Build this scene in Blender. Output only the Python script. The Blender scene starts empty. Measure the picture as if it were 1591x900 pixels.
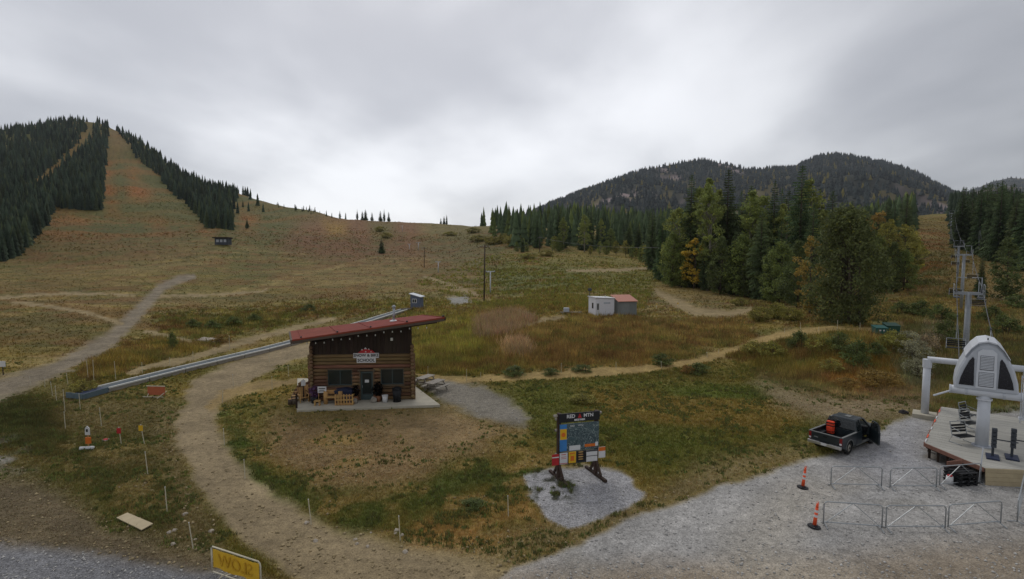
import bpy, math, random
import numpy as np
from mathutils import Vector, Matrix
random.seed(7); np.random.seed(7)
SC = bpy.context.scene
COL = SC.collection
R = math.radians

# ------------------------------------------------------------------ camera
F, CX, CY, H = 820.0, 795.5, 450.0, 11.0
PITCH = math.atan(55.0 / F)
cam_d = bpy.data.cameras.new('camera'); cam = bpy.data.objects.new('camera', cam_d); COL.objects.link(cam)
cam_d.sensor_width = 36.0; cam_d.lens = 36.0 * F / 1591.0
cam_d.clip_start = 0.2; cam_d.clip_end = 20000
cam.location = (0, 0, H); cam.rotation_euler = (math.pi / 2 - PITCH, 0, 0)
SC.camera = cam
SC.render.resolution_x = 1024; SC.render.resolution_y = 579

# ------------------------------------------------------------------ sky, sun, exposure
SUN_EL, SUN_AZ = R(44), R(-14)          # azimuth from +Y towards +X
w = bpy.data.worlds.new('World'); SC.world = w; w.use_nodes = True
nt = w.node_tree; nt.nodes.clear()
def N(t, **k):
    n = nt.nodes.new(t)
    for a, b in k.items(): setattr(n, a, b)
    return n
def L(a, b): nt.links.new(a, b)
out = N('ShaderNodeOutputWorld')
sky = N('ShaderNodeTexSky', sky_type='NISHITA', sun_disc=False)
sky.sun_elevation = SUN_EL; sky.sun_rotation = SUN_AZ
bg1 = N('ShaderNodeBackground'); bg1.inputs[1].default_value = 0.10; L(sky.outputs[0], bg1.inputs[0])
tc = N('ShaderNodeTexCoord')
sep = N('ShaderNodeSeparateXYZ'); L(tc.outputs['Generated'], sep.inputs[0])
zz = N('ShaderNodeMath', operation='MAXIMUM'); L(sep.outputs[2], zz.inputs[0]); zz.inputs[1].default_value = 0.0
za = N('ShaderNodeMath', operation='ADD'); L(zz.outputs[0], za.inputs[0]); za.inputs[1].default_value = 0.22
dx = N('ShaderNodeMath', operation='DIVIDE'); L(sep.outputs[0], dx.inputs[0]); L(za.outputs[0], dx.inputs[1])
dy = N('ShaderNodeMath', operation='DIVIDE'); L(sep.outputs[1], dy.inputs[0]); L(za.outputs[0], dy.inputs[1])
cb = N('ShaderNodeCombineXYZ'); L(dx.outputs[0], cb.inputs[0]); L(dy.outputs[0], cb.inputs[1])
mp = N('ShaderNodeMapping'); L(cb.outputs[0], mp.inputs[0])
mp.inputs['Location'].default_value = (3.1, 1.7, 0.4); mp.inputs['Rotation'].default_value = (0, 0, R(35)); mp.inputs['Scale'].default_value = (0.75, 0.5, 1)
n1 = N('ShaderNodeTexNoise'); L(mp.outputs[0], n1.inputs['Vector'])
n1.inputs['Scale'].default_value = 1.15; n1.inputs['Detail'].default_value = 7; n1.inputs['Roughness'].default_value = 0.45; n1.inputs['Distortion'].default_value = 0.15
rmp = N('ShaderNodeValToRGB'); L(n1.outputs[0], rmp.inputs[0])
rmp.color_ramp.interpolation = 'EASE'
e = rmp.color_ramp.elements
e[0].position = 0.34; e[0].color = (0.36, 0.365, 0.39, 1)
e[1].position = 0.64; e[1].color = (0.72, 0.725, 0.745, 1)
# the sun behind the cloud: a broad pale glow round its direction
sv = Vector((math.cos(SUN_EL) * math.sin(SUN_AZ), math.cos(SUN_EL) * math.cos(SUN_AZ), math.sin(SUN_EL)))
dot = N('ShaderNodeVectorMath', operation='DOT_PRODUCT'); L(tc.outputs['Generated'], dot.inputs[0])
gl_v = Vector((math.cos(R(13)) * math.sin(R(-11)), math.cos(R(13)) * math.cos(R(-11)), math.sin(R(13))))
dot.inputs[1].default_value = (sv * 0.35 + gl_v * 0.65).normalized()
gm = N('ShaderNodeMapRange'); L(dot.outputs['Value'], gm.inputs[0])
gm.inputs[1].default_value = 0.55; gm.inputs[2].default_value = 1.0; gm.inputs[3].default_value = 0.70; gm.inputs[4].default_value = 1.22
mul = N('ShaderNodeVectorMath', operation='SCALE'); L(rmp.outputs[0], mul.inputs[0]); L(gm.outputs[0], mul.inputs['Scale'])
bg2 = N('ShaderNodeBackground'); bg2.inputs[1].default_value = 1.17; L(mul.outputs[0], bg2.inputs[0])
mx = N('ShaderNodeMixShader'); mx.inputs[0].default_value = 0.90
L(bg1.outputs[0], mx.inputs[1]); L(bg2.outputs[0], mx.inputs[2]); L(mx.outputs[0], out.inputs[0])

sun_d = bpy.data.lights.new('sun', 'SUN'); sun_d.energy = 0.9; sun_d.angle = R(22); sun_d.color = (1.0, 0.96, 0.9)
sun = bpy.data.objects.new('sun', sun_d); COL.objects.link(sun)
sun.location = (0, 0, 60)
sun.rotation_euler = (-sv).to_track_quat('-Z', 'Y').to_euler()
SC.view_settings.view_transform = 'Standard'; SC.view_settings.look = 'None'
SC.view_settings.gamma = 1.0; SC.view_settings.exposure = 0.2; SC.view_settings.use_curve_mapping = False

# ------------------------------------------------------------------ helpers
def lin(c):
    c = np.asarray(c, float) / 255.0
    return np.where(c <= 0.04045, c / 12.92, ((c + 0.055) / 1.055) ** 2.4)
def A(r, g, b, k=1.0):
    l = lin((r, g, b)) * k
    return (float(l[0]), float(l[1]), float(l[2]))

def pix_ray(x, y):
    cx = (np.asarray(x, float) - CX) / F; cy = (CY - np.asarray(y, float)) / F
    sp, cp = math.sin(PITCH), math.cos(PITCH)
    Yv = cp + cy * sp
    return cx / Yv, (-sp + cy * cp) / Yv            # X/Y, (Z-H)/Y
def proj(X, Y, Z):
    sp, cp = math.sin(PITCH), math.cos(PITCH)
    dz = np.asarray(Z) - H
    zc = Y * cp - dz * sp
    zc = np.maximum(zc, 0.1)
    yc = Y * sp + dz * cp
    return CX + F * X / zc, CY - F * yc / zc

def _hash(ix, iy, seed):
    h = (ix.astype(np.int64) * 374761393 + iy.astype(np.int64) * 668265263 + seed * 974634541) & 0x7fffffff
    h = ((h ^ (h >> 13)) * 1274126177) & 0x7fffffff
    h = (h ^ (h >> 16)) & 0xffff
    return h / 65535.0
def vnoise(x, y, seed=0):
    x = np.asarray(x, float); y = np.asarray(y, float)
    ix = np.floor(x); iy = np.floor(y); fx = x - ix; fy = y - iy
    fx = fx * fx * (3 - 2 * fx); fy = fy * fy * (3 - 2 * fy)
    a = _hash(ix, iy, seed); b = _hash(ix + 1, iy, seed); c = _hash(ix, iy + 1, seed); d = _hash(ix + 1, iy + 1, seed)
    return (a * (1 - fx) + b * fx) * (1 - fy) + (c * (1 - fx) + d * fx) * fy
def fbm(x, y, seed=0, o=4):
    s = 0; a = 0.5; t = 0
    for i in range(o):
        s = s + a * vnoise(x * 2 ** i + 17.3 * i, y * 2 ** i - 9.1 * i, seed + i); t += a; a *= 0.5
    return s / t

# -------------------- materials
MATS = {}
def mat(name, col, rough=0.8, metal=0.0, var=0.15, scale=6.0, bump=0.0, spec=0.3, stretch=None, objrand=0.0, attr=None, col2=None, transl=0.0, alpha=1.0):
    if name in MATS: return MATS[name]
    m = bpy.data.materials.new(name); m.use_nodes = True
    t = m.node_tree; b = t.nodes['Principled BSDF']
    b.inputs['Roughness'].default_value = rough; b.inputs['Metallic'].default_value = metal
    b.inputs['Specular IOR Level'].default_value = spec
    def n(ty): return t.nodes.new(ty)
    def mixc(fac, a, bb, bt='MIX'):
        q = n('ShaderNodeMix'); q.data_type = 'RGBA'; q.blend_type = bt
        if isinstance(fac, (int, float)): q.inputs[0].default_value = fac
        else: t.links.new(fac, q.inputs[0])
        for s, v in ((6, a), (7, bb)):
            if isinstance(v, tuple): q.inputs[s].default_value = (v + (1,))[:4]
            else: t.links.new(v, q.inputs[s])
        return q.outputs[2]
    tcn = n('ShaderNodeTexCoord'); vec = tcn.outputs['Object']
    if stretch:
        mpn = n('ShaderNodeMapping'); t.links.new(vec, mpn.inputs[0]); mpn.inputs['Scale'].default_value = stretch; vec = mpn.outputs[0]
    nz = n('ShaderNodeTexNoise'); t.links.new(vec, nz.inputs['Vector'])
    nz.inputs['Scale'].default_value = scale; nz.inputs['Detail'].default_value = 6; nz.inputs['Roughness'].default_value = 0.6
    base = col
    if attr:
        an = n('ShaderNodeAttribute'); an.attribute_name = attr; base = an.outputs['Color']
        if tuple(col[:3]) != (1, 1, 1): base = mixc(1.0, base, col, 'MULTIPLY')
    if col2: base = mixc(nz.outputs[0], base, col2)
    mr = n('ShaderNodeMapRange'); t.links.new(nz.outputs[0], mr.inputs[0])
    mr.inputs[1].default_value = 0.25; mr.inputs[2].default_value = 0.75
    mr.inputs[3].default_value = 1 - var; mr.inputs[4].default_value = 1 + var
    val = mr.outputs[0]
    if objrand:
        oi = n('ShaderNodeObjectInfo')
        m2 = n('ShaderNodeMapRange'); t.links.new(oi.outputs['Random'], m2.inputs[0])
        m2.inputs[3].default_value = 1 - objrand; m2.inputs[4].default_value = 1 + objrand
        mm = n('ShaderNodeMath'); mm.operation = 'MULTIPLY'; t.links.new(val, mm.inputs[0]); t.links.new(m2.outputs[0], mm.inputs[1]); val = mm.outputs[0]
        hs = n('ShaderNodeHueSaturation')
        m3 = n('ShaderNodeMath'); m3.operation = 'MULTIPLY'; t.links.new(oi.outputs['Random'], m3.inputs[0]); m3.inputs[1].default_value = 7.31
        m4 = n('ShaderNodeMath'); m4.operation = 'FRACT'; t.links.new(m3.outputs[0], m4.inputs[0])
        m5 = n('ShaderNodeMapRange'); t.links.new(m4.outputs[0], m5.inputs[0]); m5.inputs[3].default_value = 0.5 - objrand * 0.09; m5.inputs[4].default_value = 0.5 + objrand * 0.05
        t.links.new(m5.outputs[0], hs.inputs['Hue'])
        if isinstance(base, tuple): hs.inputs['Color'].default_value = (base + (1,))[:4]
        else: t.links.new(base, hs.inputs['Color'])
        base = hs.outputs[0]
    vs = n('ShaderNodeVectorMath'); vs.operation = 'SCALE'
    if isinstance(base, tuple): vs.inputs[0].default_value = base[:3]
    else: t.links.new(base, vs.inputs[0])
    t.links.new(val, vs.inputs['Scale'])
    t.links.new(vs.outputs[0], b.inputs['Base Color'])
    if bump:
        bp = n('ShaderNodeBump'); bp.inputs['Strength'].default_value = bump; bp.inputs['Distance'].default_value = 0.02
        t.links.new(nz.outputs[0], bp.inputs['Height']); t.links.new(bp.outputs[0], b.inputs['Normal'])
    if transl:
        tr = n('ShaderNodeBsdfTranslucent'); t.links.new(vs.outputs[0], tr.inputs[0])
        ms = n('ShaderNodeMixShader'); ms.inputs[0].default_value = transl
        t.links.new(b.outputs[0], ms.inputs[1]); t.links.new(tr.outputs[0], ms.inputs[2])
        t.links.new(ms.outputs[0], t.nodes['Material Output'].inputs[0])
    if alpha < 1: b.inputs['Alpha'].default_value = alpha
    MATS[name] = m
    return m

# -------------------- mesh building
class MB:
    def __init__(s): s.v = []; s.f = []
    def add(s, vs, fs):
        o = len(s.v); s.v += [tuple(map(float, p)) for p in vs]; s.f += [tuple(i + o for i in q) for q in fs]; return s
    def box(s, c, d, M=None):
        x, y, z = d[0] / 2, d[1] / 2, d[2] / 2
        vs = [Vector((a * x, b * y, e_ * z)) for e_ in (-1, 1) for b in (-1, 1) for a in (-1, 1)]
        if M is not None: vs = [M @ q for q in vs]
        vs = [q + Vector(c) for q in vs]
        return s.add(vs, [(0, 2, 3, 1), (4, 5, 7, 6), (0, 1, 5, 4), (2, 6, 7, 3), (0, 4, 6, 2), (1, 3, 7, 5)])
    def bar(s, p0, p1, w_, t_, up=(0, 0, 1)):
        p0 = Vector(p0); p1 = Vector(p1); d = (p1 - p0); l = d.length
        if l < 1e-6: return s
        d.normalize(); u = Vector(up)
        if abs(d.dot(u)) > 0.99: u = Vector((0, 1, 0))
        a = d.cross(u).normalized(); b = a.cross(d).normalized()
        vs = []
        for p in (p0, p1):
            for i, j in ((-1, -1), (1, -1), (1, 1), (-1, 1)): vs.append(p + a * i * w_ / 2 + b * j * t_ / 2)
        return s.add(vs, [(3, 2, 1, 0), (4, 5, 6, 7), (0, 1, 5, 4), (1, 2, 6, 5), (2, 3, 7, 6), (3, 0, 4, 7)])
    def cyl(s, p0, p1, r0, r1=None, n=8, caps=True):
        r1 = r0 if r1 is None else r1
        p0 = Vector(p0); p1 = Vector(p1); d = (p1 - p0).normalized()
        u = Vector((0, 0, 1)) if abs(d.z) < 0.95 else Vector((1, 0, 0))
        a = d.cross(u).normalized(); b = d.cross(a)
        vs = []
        for p, r in ((p0, r0), (p1, r1)):
            for i in range(n):
                t = 2 * math.pi * i / n; vs.append(p + a * math.cos(t) * r + b * math.sin(t) * r)
        fs = [(i, i + n, (i + 1) % n + n, (i + 1) % n) for i in range(n)]
        if caps: fs += [tuple(range(n)), tuple(reversed(range(n, 2 * n)))]
        return s.add(vs, fs)
    def tube(s, pts, r, n=6):
        for a, b in zip(pts[:-1], pts[1:]): s.cyl(a, b, r, n=n)
        return s
    def sweep(s, pts, r, n=6):
        pts = [Vector(p) for p in pts]; rr = r if isinstance(r, (list, tuple)) else [r] * len(pts)
        vs = []
        for i, p in enumerate(pts):
            d = (pts[min(i + 1, len(pts) - 1)] - pts[max(i - 1, 0)]).normalized()
            u = Vector((0, 0, 1)) if abs(d.z) < 0.9 else Vector((1, 0, 0))
            a = d.cross(u).normalized(); b = d.cross(a)
            for k in range(n):
                t = 2 * math.pi * k / n; vs.append(p + (a * math.cos(t) + b * math.sin(t)) * rr[i])
        fs = []
        for i in range(len(pts) - 1):
            for k in range(n):
                fs.append((i * n + k, (i + 1) * n + k, (i + 1) * n + (k + 1) % n, i * n + (k + 1) % n))
        fs += [tuple(range(n)), tuple(reversed(range((len(pts) - 1) * n, len(pts) * n)))]
        return s.add(vs, fs)
    def prism(s, pts, y0, y1, plane='xz'):
        """polygon pts extruded along the third axis"""
        n = len(pts)
        def P(a, b, t):
            return (a, t, b) if plane == 'xz' else ((t, a, b) if plane == 'yz' else (a, b, t))
        vs = [P(a, b, y0) for a, b in pts] + [P(a, b, y1) for a, b in pts]
        fs = [tuple(range(n)), tuple(reversed(range(n, 2 * n)))]
        fs += [(i, n + i, n + (i + 1) % n, (i + 1) % n) for i in range(n)]
        return s.add(vs, fs)
    def mesh(s, name, smooth=False):
        me = bpy.data.meshes.new(name); me.from_pydata(s.v, [], s.f); me.update()
        import bmesh
        bm = bmesh.new(); bm.from_mesh(me); bmesh.ops.recalc_face_normals(bm, faces=bm.faces); bm.to_mesh(me); bm.free()
        if smooth:
            me.polygons.foreach_set('use_smooth', [True] * len(me.polygons))
        return me

def link(name, me, m, parent=None, loc=None, rz=None):
    o = bpy.data.objects.new(name, me); COL.objects.link(o)
    if m is not None and len(me.materials) == 0: me.materials.append(m)
    if parent is not None: o.parent = parent
    if loc is not None: o.location = loc
    if rz is not None: o.rotation_euler = (0, 0, rz)
    return o
def part(name, mb, m, parent, smooth=False, bevel=0.0):
    o = link(name, mb.mesh(name, smooth), m, parent)
    if bevel:
        md = o.modifiers.new('bevel', 'BEVEL'); md.width = bevel; md.segments = 2; md.limit_method = 'ANGLE'; md.angle_limit = R(40)
    return o
def tag(o, label=None, cat=None, group=None, kind=None):
    if label: o['label'] = label
    if cat: o['category'] = cat
    if group: o['group'] = group
    if kind: o['kind'] = kind
    return o
def thing(name, label, cat, loc=(0, 0, 0), rz=0.0, group=None):
    o = bpy.data.objects.new(name, None); COL.objects.link(o)
    o.location = loc; o.rotation_euler = (0, 0, rz); o.empty_display_size = 0.2
    return tag(o, label, cat, group)
def copy_tree(o, parent=None):
    c = o.copy(); COL.objects.link(c); c.parent = parent
    for ch in list(o.children): copy_tree(ch, c)
    return c
def text_mesh(s, size, depth=0.004, mirror=False, bold=0.0):
    cu = bpy.data.curves.new('lettering', 'FONT'); cu.body = s; cu.size = size; cu.extrude = depth
    cu.align_x = 'CENTER'; cu.align_y = 'CENTER'; cu.offset = bold; cu.resolution_u = 3
    ob = bpy.data.objects.new('lettering', cu)
    COL.objects.link(ob)
    dg = bpy.context.evaluated_depsgraph_get()
    me = bpy.data.meshes.new_from_object(ob.evaluated_get(dg))
    bpy.data.objects.remove(ob); bpy.data.curves.remove(cu)
    # text lies in xy: stand it up in xz, facing -y
    co = np.zeros(len(me.vertices) * 3, np.float32); me.vertices.foreach_get('co', co); co = co.reshape(-1, 3)
    n = np.stack([-co[:, 0] if mirror else co[:, 0], -co[:, 2], co[:, 1]], 1)
    me.vertices.foreach_set('co', n.astype(np.float32).ravel()); me.update()
    return me
def np_mesh(name, V, T, m, colors=None, smooth=False, parent=None):
    """V (n,3), T (k,3 or 4) -> one object"""
    me = bpy.data.meshes.new(name)
    V = np.ascontiguousarray(V, np.float32); T = np.ascontiguousarray(T, np.int32); k = T.shape[1]
    me.vertices.add(len(V)); me.vertices.foreach_set('co', V.ravel())
    me.loops.add(T.size); me.loops.foreach_set('vertex_index', T.ravel())
    me.polygons.add(len(T)); me.polygons.foreach_set('loop_start', np.arange(0, T.size, k, dtype=np.int32))
    me.polygons.foreach_set('loop_total', np.full(len(T), k, np.int32))
    if smooth: me.polygons.foreach_set('use_smooth', np.ones(len(T), bool))
    if colors is not None:
        c = np.ones((len(V), 4), np.float32); c[:, :3] = colors
        at = me.attributes.new('col', 'FLOAT_COLOR', 'POINT'); at.data.foreach_set('color', c.ravel())
    me.update(); me.validate()
    return link(name, me, m, parent)
# ------------------------------------------------------------------ terrain: heights
# for a set of bearings (pixel columns) the slope is given as (row, distance) pairs
KN = {
 -330: [(520, 68), (462, 108), (405, 235), (330, 430), (250, 760), (215, 1100)],
 0:   [(520, 68), (462, 108), (405, 235), (330, 430), (250, 760), (203, 1150)],
 60:  [(520, 68), (462, 109), (408, 225), (335, 430), (255, 760), (191, 1180)],
 120: [(520, 68), (462, 110), (410, 220), (340, 430), (256, 770), (182, 1220)],
 165: [(520, 68), (462, 110), (410, 215), (345, 430), (260, 780), (183, 1240)],
 200: [(520, 69), (462, 111), (410, 215), (347, 425), (268, 770), (199, 1190)],
 235: [(520, 69), (462, 112), (410, 215), (350, 420), (280, 760), (221, 1120)],
 262: [(520, 69), (462, 112), (410, 215), (352, 415), (290, 740), (247, 1060)],
 320: [(520, 69), (463, 114), (411, 215), (370, 330), (330, 600), (282, 1000)],
 370: [(520, 70), (464, 114), (413, 218), (373, 335), (335, 580), (297, 930)],
 420: [(520, 70), (465, 113), (415, 220), (375, 340), (340, 560), (312, 850)],
 500: [(515, 71), (467, 112), (418, 220), (378, 350), (345, 560), (328, 740)],
 600: [(510, 72), (480, 91), (450, 140), (420, 220), (388, 340), (341, 620)],
 700: [(505, 72), (480, 90), (450, 138), (420, 210), (388, 330), (345, 600)],
 800: [(500, 72), (478, 90), (450, 130), (420, 195), (388, 300), (348, 540)],
 900: [(497, 72), (489, 76), (450, 120), (420, 190), (390, 290), (345, 560)],
 1050: [(495, 72), (470, 100), (448, 140), (415, 240), (385, 400), (345, 650)],
 1150: [(515, 66), (495, 76), (460, 120), (430, 195), (395, 340), (350, 650)],
 1220: [(520, 60), (503, 70), (464, 115), (435, 180), (400, 330), (350, 650)],
 1290: [(512, 57), (499, 68), (464, 110), (435, 180), (400, 330), (350, 650)],
 1400: [(520, 56), (495, 70), (460, 110), (425, 170), (352, 380), (335, 520)],
 1450: [(525, 56), (500, 70), (460, 108), (420, 165), (350, 380), (330, 520)],
 1520: [(530, 56), (500, 71), (460, 108), (420, 170), (370, 330), (330, 520)],
 1600: [(530, 57), (500, 71), (460, 108), (420, 170), (370, 330), (325, 520)],
 1950: [(530, 57), (500, 71), (460, 108), (420, 170), (370, 330), (325, 520)],
}
inner = np.linspace(-1.02, 1.02, 770)
outer = np.linspace(0, 1, 36)[1:]
UC = np.concatenate([-1.02 - outer[::-1] * 0.4, inner, 1.02 + outer * 0.4])
RD = np.concatenate([np.exp(np.linspace(math.log(9.0), math.log(62.0), 340)), np.exp(np.linspace(math.log(62.0), math.log(1450.0), 215))[1:]])
kx = sorted(KN)
ku = np.array([float(pix_ray(x, 395)[0]) for x in kx])
ZK = np.zeros((len(kx), len(RD)))
for i, x in enumerate(kx):
    ds = [0.0, 41.0]; zs = [0.0, 0.0]
    for y, d in KN[x]:
        u, s = pix_ray(x, y); ds.append(d); zs.append(H + float(s) * d)
    ds += [ds[-1] * 1.12, 2600.0]; zs += [zs[-1] - 0.02 * ds[-3], zs[-1] - 0.25 * (2600 - ds[-2])]
    ZK[i] = np.interp(RD, ds, zs)
ZT = np.zeros((len(UC), len(RD)))
for j in range(len(RD)): ZT[:, j] = np.interp(UC, ku, ZK[:, j])
def smooth(a, ax, k):
    ker = np.hanning(2 * k + 3)[1:-1]; ker /= ker.sum()
    pad = [(0, 0), (0, 0)]; pad[ax] = (k, k)
    p = np.pad(a, pad, mode='edge')
    return np.apply_along_axis(lambda r: np.convolve(r, ker, 'valid'), ax, p)
ZT = smooth(smooth(ZT, 1, 7), 0, 9)
GU, GD = np.meshgrid(UC, RD, indexing='ij')
GX = GU * GD; GY = GD
far = np.clip((GD - 45) / 200, 0, 1)
ZT += far * (fbm(GX / 60, GY / 60, 3, 4) - 0.5) * 3.2
ZT += np.clip((GD - 46) / 40, 0, 1) * (fbm(GX / 9, GY / 9, 5, 3) - 0.5) * 0.5
mid_hump = np.clip((GD - 400) / 500, 0, 1) * np.clip(-GU * 2, 0, 1)
ZT += mid_hump * (fbm(GX / 120, GY / 160, 9, 4) - 0.5) * 16
PX, PY = proj(GX, GY, ZT)

def ground_z(X, Y):
    u = X / Y
    i = np.clip(np.searchsorted(UC, u) - 1, 0, len(UC) - 2); j = np.clip(np.searchsorted(RD, Y) - 1, 0, len(RD) - 2)
    a = np.clip((u - UC[i]) / (UC[i + 1] - UC[i]), 0, 1); b = np.clip((Y - RD[j]) / (RD[j + 1] - RD[j]), 0, 1)
    return (ZT[i, j] * (1 - a) + ZT[i + 1, j] * a) * (1 - b) + (ZT[i, j + 1] * (1 - a) + ZT[i + 1, j + 1] * a) * b
def gp(x, y, z0=None):
    """pixel -> point on the ground (or on the level z0)"""
    u, s = pix_ray(x, y); u = float(u); s = float(s)
    if z0 is not None:
        d = (z0 - H) / s; return Vector((u * d, d, z0))
    d = RD.copy(); z = np.array([float(ground_z(u * q, q)) for q in d[::2]]); d = d[::2]
    f = z - (H + s * d)
    k = np.argmax(f > 0)
    if f[k] <= 0:                           # just over the crest: stand on the crest
        k = int(np.argmax((z - H) / d)); dd = d[k]
        return Vector((u * dd, dd, float(ground_z(u * dd, dd))))
    if k == 0: dd = d[0]
    else: dd = d[k - 1] + (d[k] - d[k - 1]) * (-f[k - 1]) / (f[k] - f[k - 1])
    return Vector((u * dd, dd, float(ground_z(u * dd, dd))))
def at(x, y, d):
    u, s = pix_ray(x, y); return Vector((float(u) * d, d, H + float(s) * d))
def gz(p): return float(ground_z(p[0], p[1]))

# ------------------------------------------------------------------ terrain: what grows or lies where
KG = 1.30                                  # photograph tone -> surface colour
def G(r, g, b): return np.array(A(r, g, b, KG))
wamp = np.clip((PY - 330) / 300, 0.1, 1.0) * 9
WXp = PX + (fbm(GX / 1.1, GY / 1.1, 21, 3) - 0.5) * 2.2 * wamp; WYp = PY + (fbm(GX / 1.1, GY / 1.1, 31, 3) - 0.5) * 1.3 * wamp
WX2 = (fbm(GX / 7, GY / 7, 23, 3) - 0.5) * 4.5 * wamp; WY2 = (fbm(GX / 7, GY / 7, 33, 3) - 0.5) * 2.2 * wamp
def seg_dist(px, py, pts, closed):
    P = np.array(pts, float); n = len(P); best = np.full(px.shape, 1e9); tt = np.zeros(px.shape)
    for i in range(n if closed else n - 1):
        a = P[i, :2]; b = P[(i + 1) % n, :2]; ab = b - a; l2 = (ab ** 2).sum() + 1e-9
        t = np.clip(((px - a[0]) * ab[0] + (py - a[1]) * ab[1]) / l2, 0, 1)
        d = np.hypot(px - a[0] - t * ab[0], (py - a[1] - t * ab[1]))
        m_ = d < best; best = np.where(m_, d, best); tt = np.where(m_, i + t, tt)
    return best, tt
def inside(px, py, pts):
    r = np.zeros(px.shape, bool); n = len(pts)
    for i in range(n):
        x0, y0 = pts[i][:2]; x1, y1 = pts[(i + 1) % n][:2]
        if y0 == y1: continue
        r ^= ((y0 > py) != (y1 > py)) & (px < (x1 - x0) * (py - y0) / (y1 - y0) + x0)
    return r
def poly(pts, fe=10, w=1.0):
    xs = [p[0] for p in pts]; ys = [p[1] for p in pts]
    sel = (PX > min(xs) - 60) & (PX < max(xs) + 60) & (PY > min(ys) - 60) & (PY < max(ys) + 60)
    fe = fe * (1 + w)
    out_ = np.zeros(PX.shape); px, py = WXp[sel] + WX2[sel] * w, WYp[sel] + WY2[sel] * w
    d, _ = seg_dist(px, py, pts, True); sd = np.where(inside(px, py, pts), d, -d)
    out_[sel] = np.clip(sd / fe * 0.5 + 0.5, 0, 1); return out_ * out_ * (3 - 2 * out_)
def line(pts, fe=0.35, warp=True):
    """pts (x, y, half width)"""
    xs = [p[0] for p in pts]; ys = [p[1] for p in pts]; hw = np.array([p[2] for p in pts], float)
    sel = (PX > min(xs) - 140) & (PX < max(xs) + 140) & (PY > min(ys) - 90) & (PY < max(ys) + 90)
    out_ = np.zeros(PX.shape); px, py = (WXp[sel], WYp[sel]) if warp else (PX[sel], PY[sel])
    d, t = seg_dist(px, py, pts, False); hwv = np.interp(t, np.arange(len(hw)), hw)
    out_[sel] = np.clip((1 - d / hwv) / fe * 0.5 + 0.5, 0, 1); return out_ * out_ * (3 - 2 * out_)

nA = fbm(GX / 5.0, GY / 5.0, 41, 4); nB = fbm(GX / 22, GY / 9, 51, 4); nC = fbm(GX / 1.6, GY / 1.6, 61, 3); nD = fbm(GX / 70, GY / 45, 71, 4); nE = fbm(GX / 0.5, GY / 0.5, 65, 2)
CO = np.zeros(PX.shape + (3,)); HG = np.full(PX.shape, 0.07); SPK = np.zeros(PX.shape); CLS = np.zeros(PX.shape, int)
def paint(m_, c, h=None, spk=None):
    global CO, HG, SPK
    CO = CO * (1 - m_[..., None]) + np.asarray(c) * m_[..., None]
    if h is not None: HG = HG * (1 - m_) + h * m_
    if spk is not None: SPK = SPK * (1 - m_) + spk * m_
def th(n, a, b): 
    t = np.clip((n - a) / (b - a), 0, 1); return t * t * (3 - 2 * t)
straw, olive, dkgreen, brown, rust, tan = G(114, 99, 54), G(90, 88, 46), G(62, 70, 40), G(98, 80, 54), G(122, 80, 42), G(128, 110, 76)
ygreen, greyd = G(106, 102, 48), G(112, 103, 88)
CO[:] = straw
paint(th(nB, 0.42, 0.6) * 0.8, olive); paint((GD > 90) * th(fbm(GX / 26, GY / 9, 95, 4), 0.5, 0.62) * 0.7, G(104, 84, 52)); paint((GD > 70) * th(fbm(GX / 18, GY / 5, 96, 4), 0.53, 0.64) * 0.7, G(138, 120, 78)); paint((GD > 90) * th(fbm(GX / 15, GY / 6, 97, 4), 0.54, 0.64) * 0.7, G(82, 84, 46))
paint(th(fbm(GX / 14, GY / 4, 77, 3), 0.55, 0.7) * 0.4, G(126, 108, 70))
# far slopes
paint(poly([(-60, 420), (0, 405), (150, 385), (330, 372), (430, 385), (520, 390), (600, 380), (560, 330), (430, 300), (260, 240), (165, 170), (-60, 190)], 14), G(78, 77, 42))
mtn = poly([(60, 345), (170, 335), (350, 365), (520, 350), (430, 300), (260, 240), (165, 170), (100, 175)], 10)
paint(mtn * th(fbm(GX / 30, GY / 300, 85, 4), 0.5, 0.62) * 0.5, G(98, 82, 44)); paint(mtn * th(fbm(GX / 24, GY / 420, 83, 4), 0.58, 0.66) * 0.35, rust)
for pp in ([(160, 245), (170, 240), (178, 300), (185, 335), (168, 335), (158, 300)], [(198, 262), (212, 258), (222, 285), (235, 300), (225, 312), (200, 308)], [(228, 346), (250, 345), (262, 362), (240, 360)], [(310, 352), (335, 358), (330, 368), (308, 362)], [(375, 330), (400, 340), (396, 362), (372, 358)], [(90, 335), (140, 338), (130, 352), (85, 356)]): paint(poly(pp, 7) * (.35 + .6 * th(nD, .4, .6)), rust)

paint(poly([(20, 305), (75, 258), (118, 218), (130, 200), (140, 205), (118, 245), (80, 275), (40, 300)], 8) * 0.8, G(112, 86, 46))
paint(poly([(170, 190), (192, 200), (205, 225), (180, 245), (165, 230)], 10) * 0.7, G(108, 84, 50))
paint(poly([(40, 372), (90, 325), (250, 345), (300, 355), (250, 372), (120, 380)], 10) * th(nD, 0.4, 0.6), G(112, 82, 46))
paint(poly([(428, 388), (470, 345), (545, 322), (650, 338), (664, 372), (690, 402), (600, 412), (520, 408)], 10), G(104, 78, 54))
paint(poly([(505, 345), (535, 348), (534, 365), (512, 366)], 8) * 0.8, G(128, 104, 50))
paint(poly([(670, 345), (800, 345), (830, 400), (760, 420), (680, 405), (655, 380)], 12), G(94, 86, 54))
paint(poly([(575, 345), (610, 345), (612, 375), (580, 380)], 8) * 0.8, G(84, 84, 46))
paint(poly([(590, 400), (700, 400), (760, 460), (640, 440)], 12) * 0.6, G(104, 86, 58))
paint(poly([(770, 395), (1030, 405), (1010, 470), (920, 450), (780, 480), (760, 440)], 14), G(90, 88, 46), 0.3)
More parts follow.
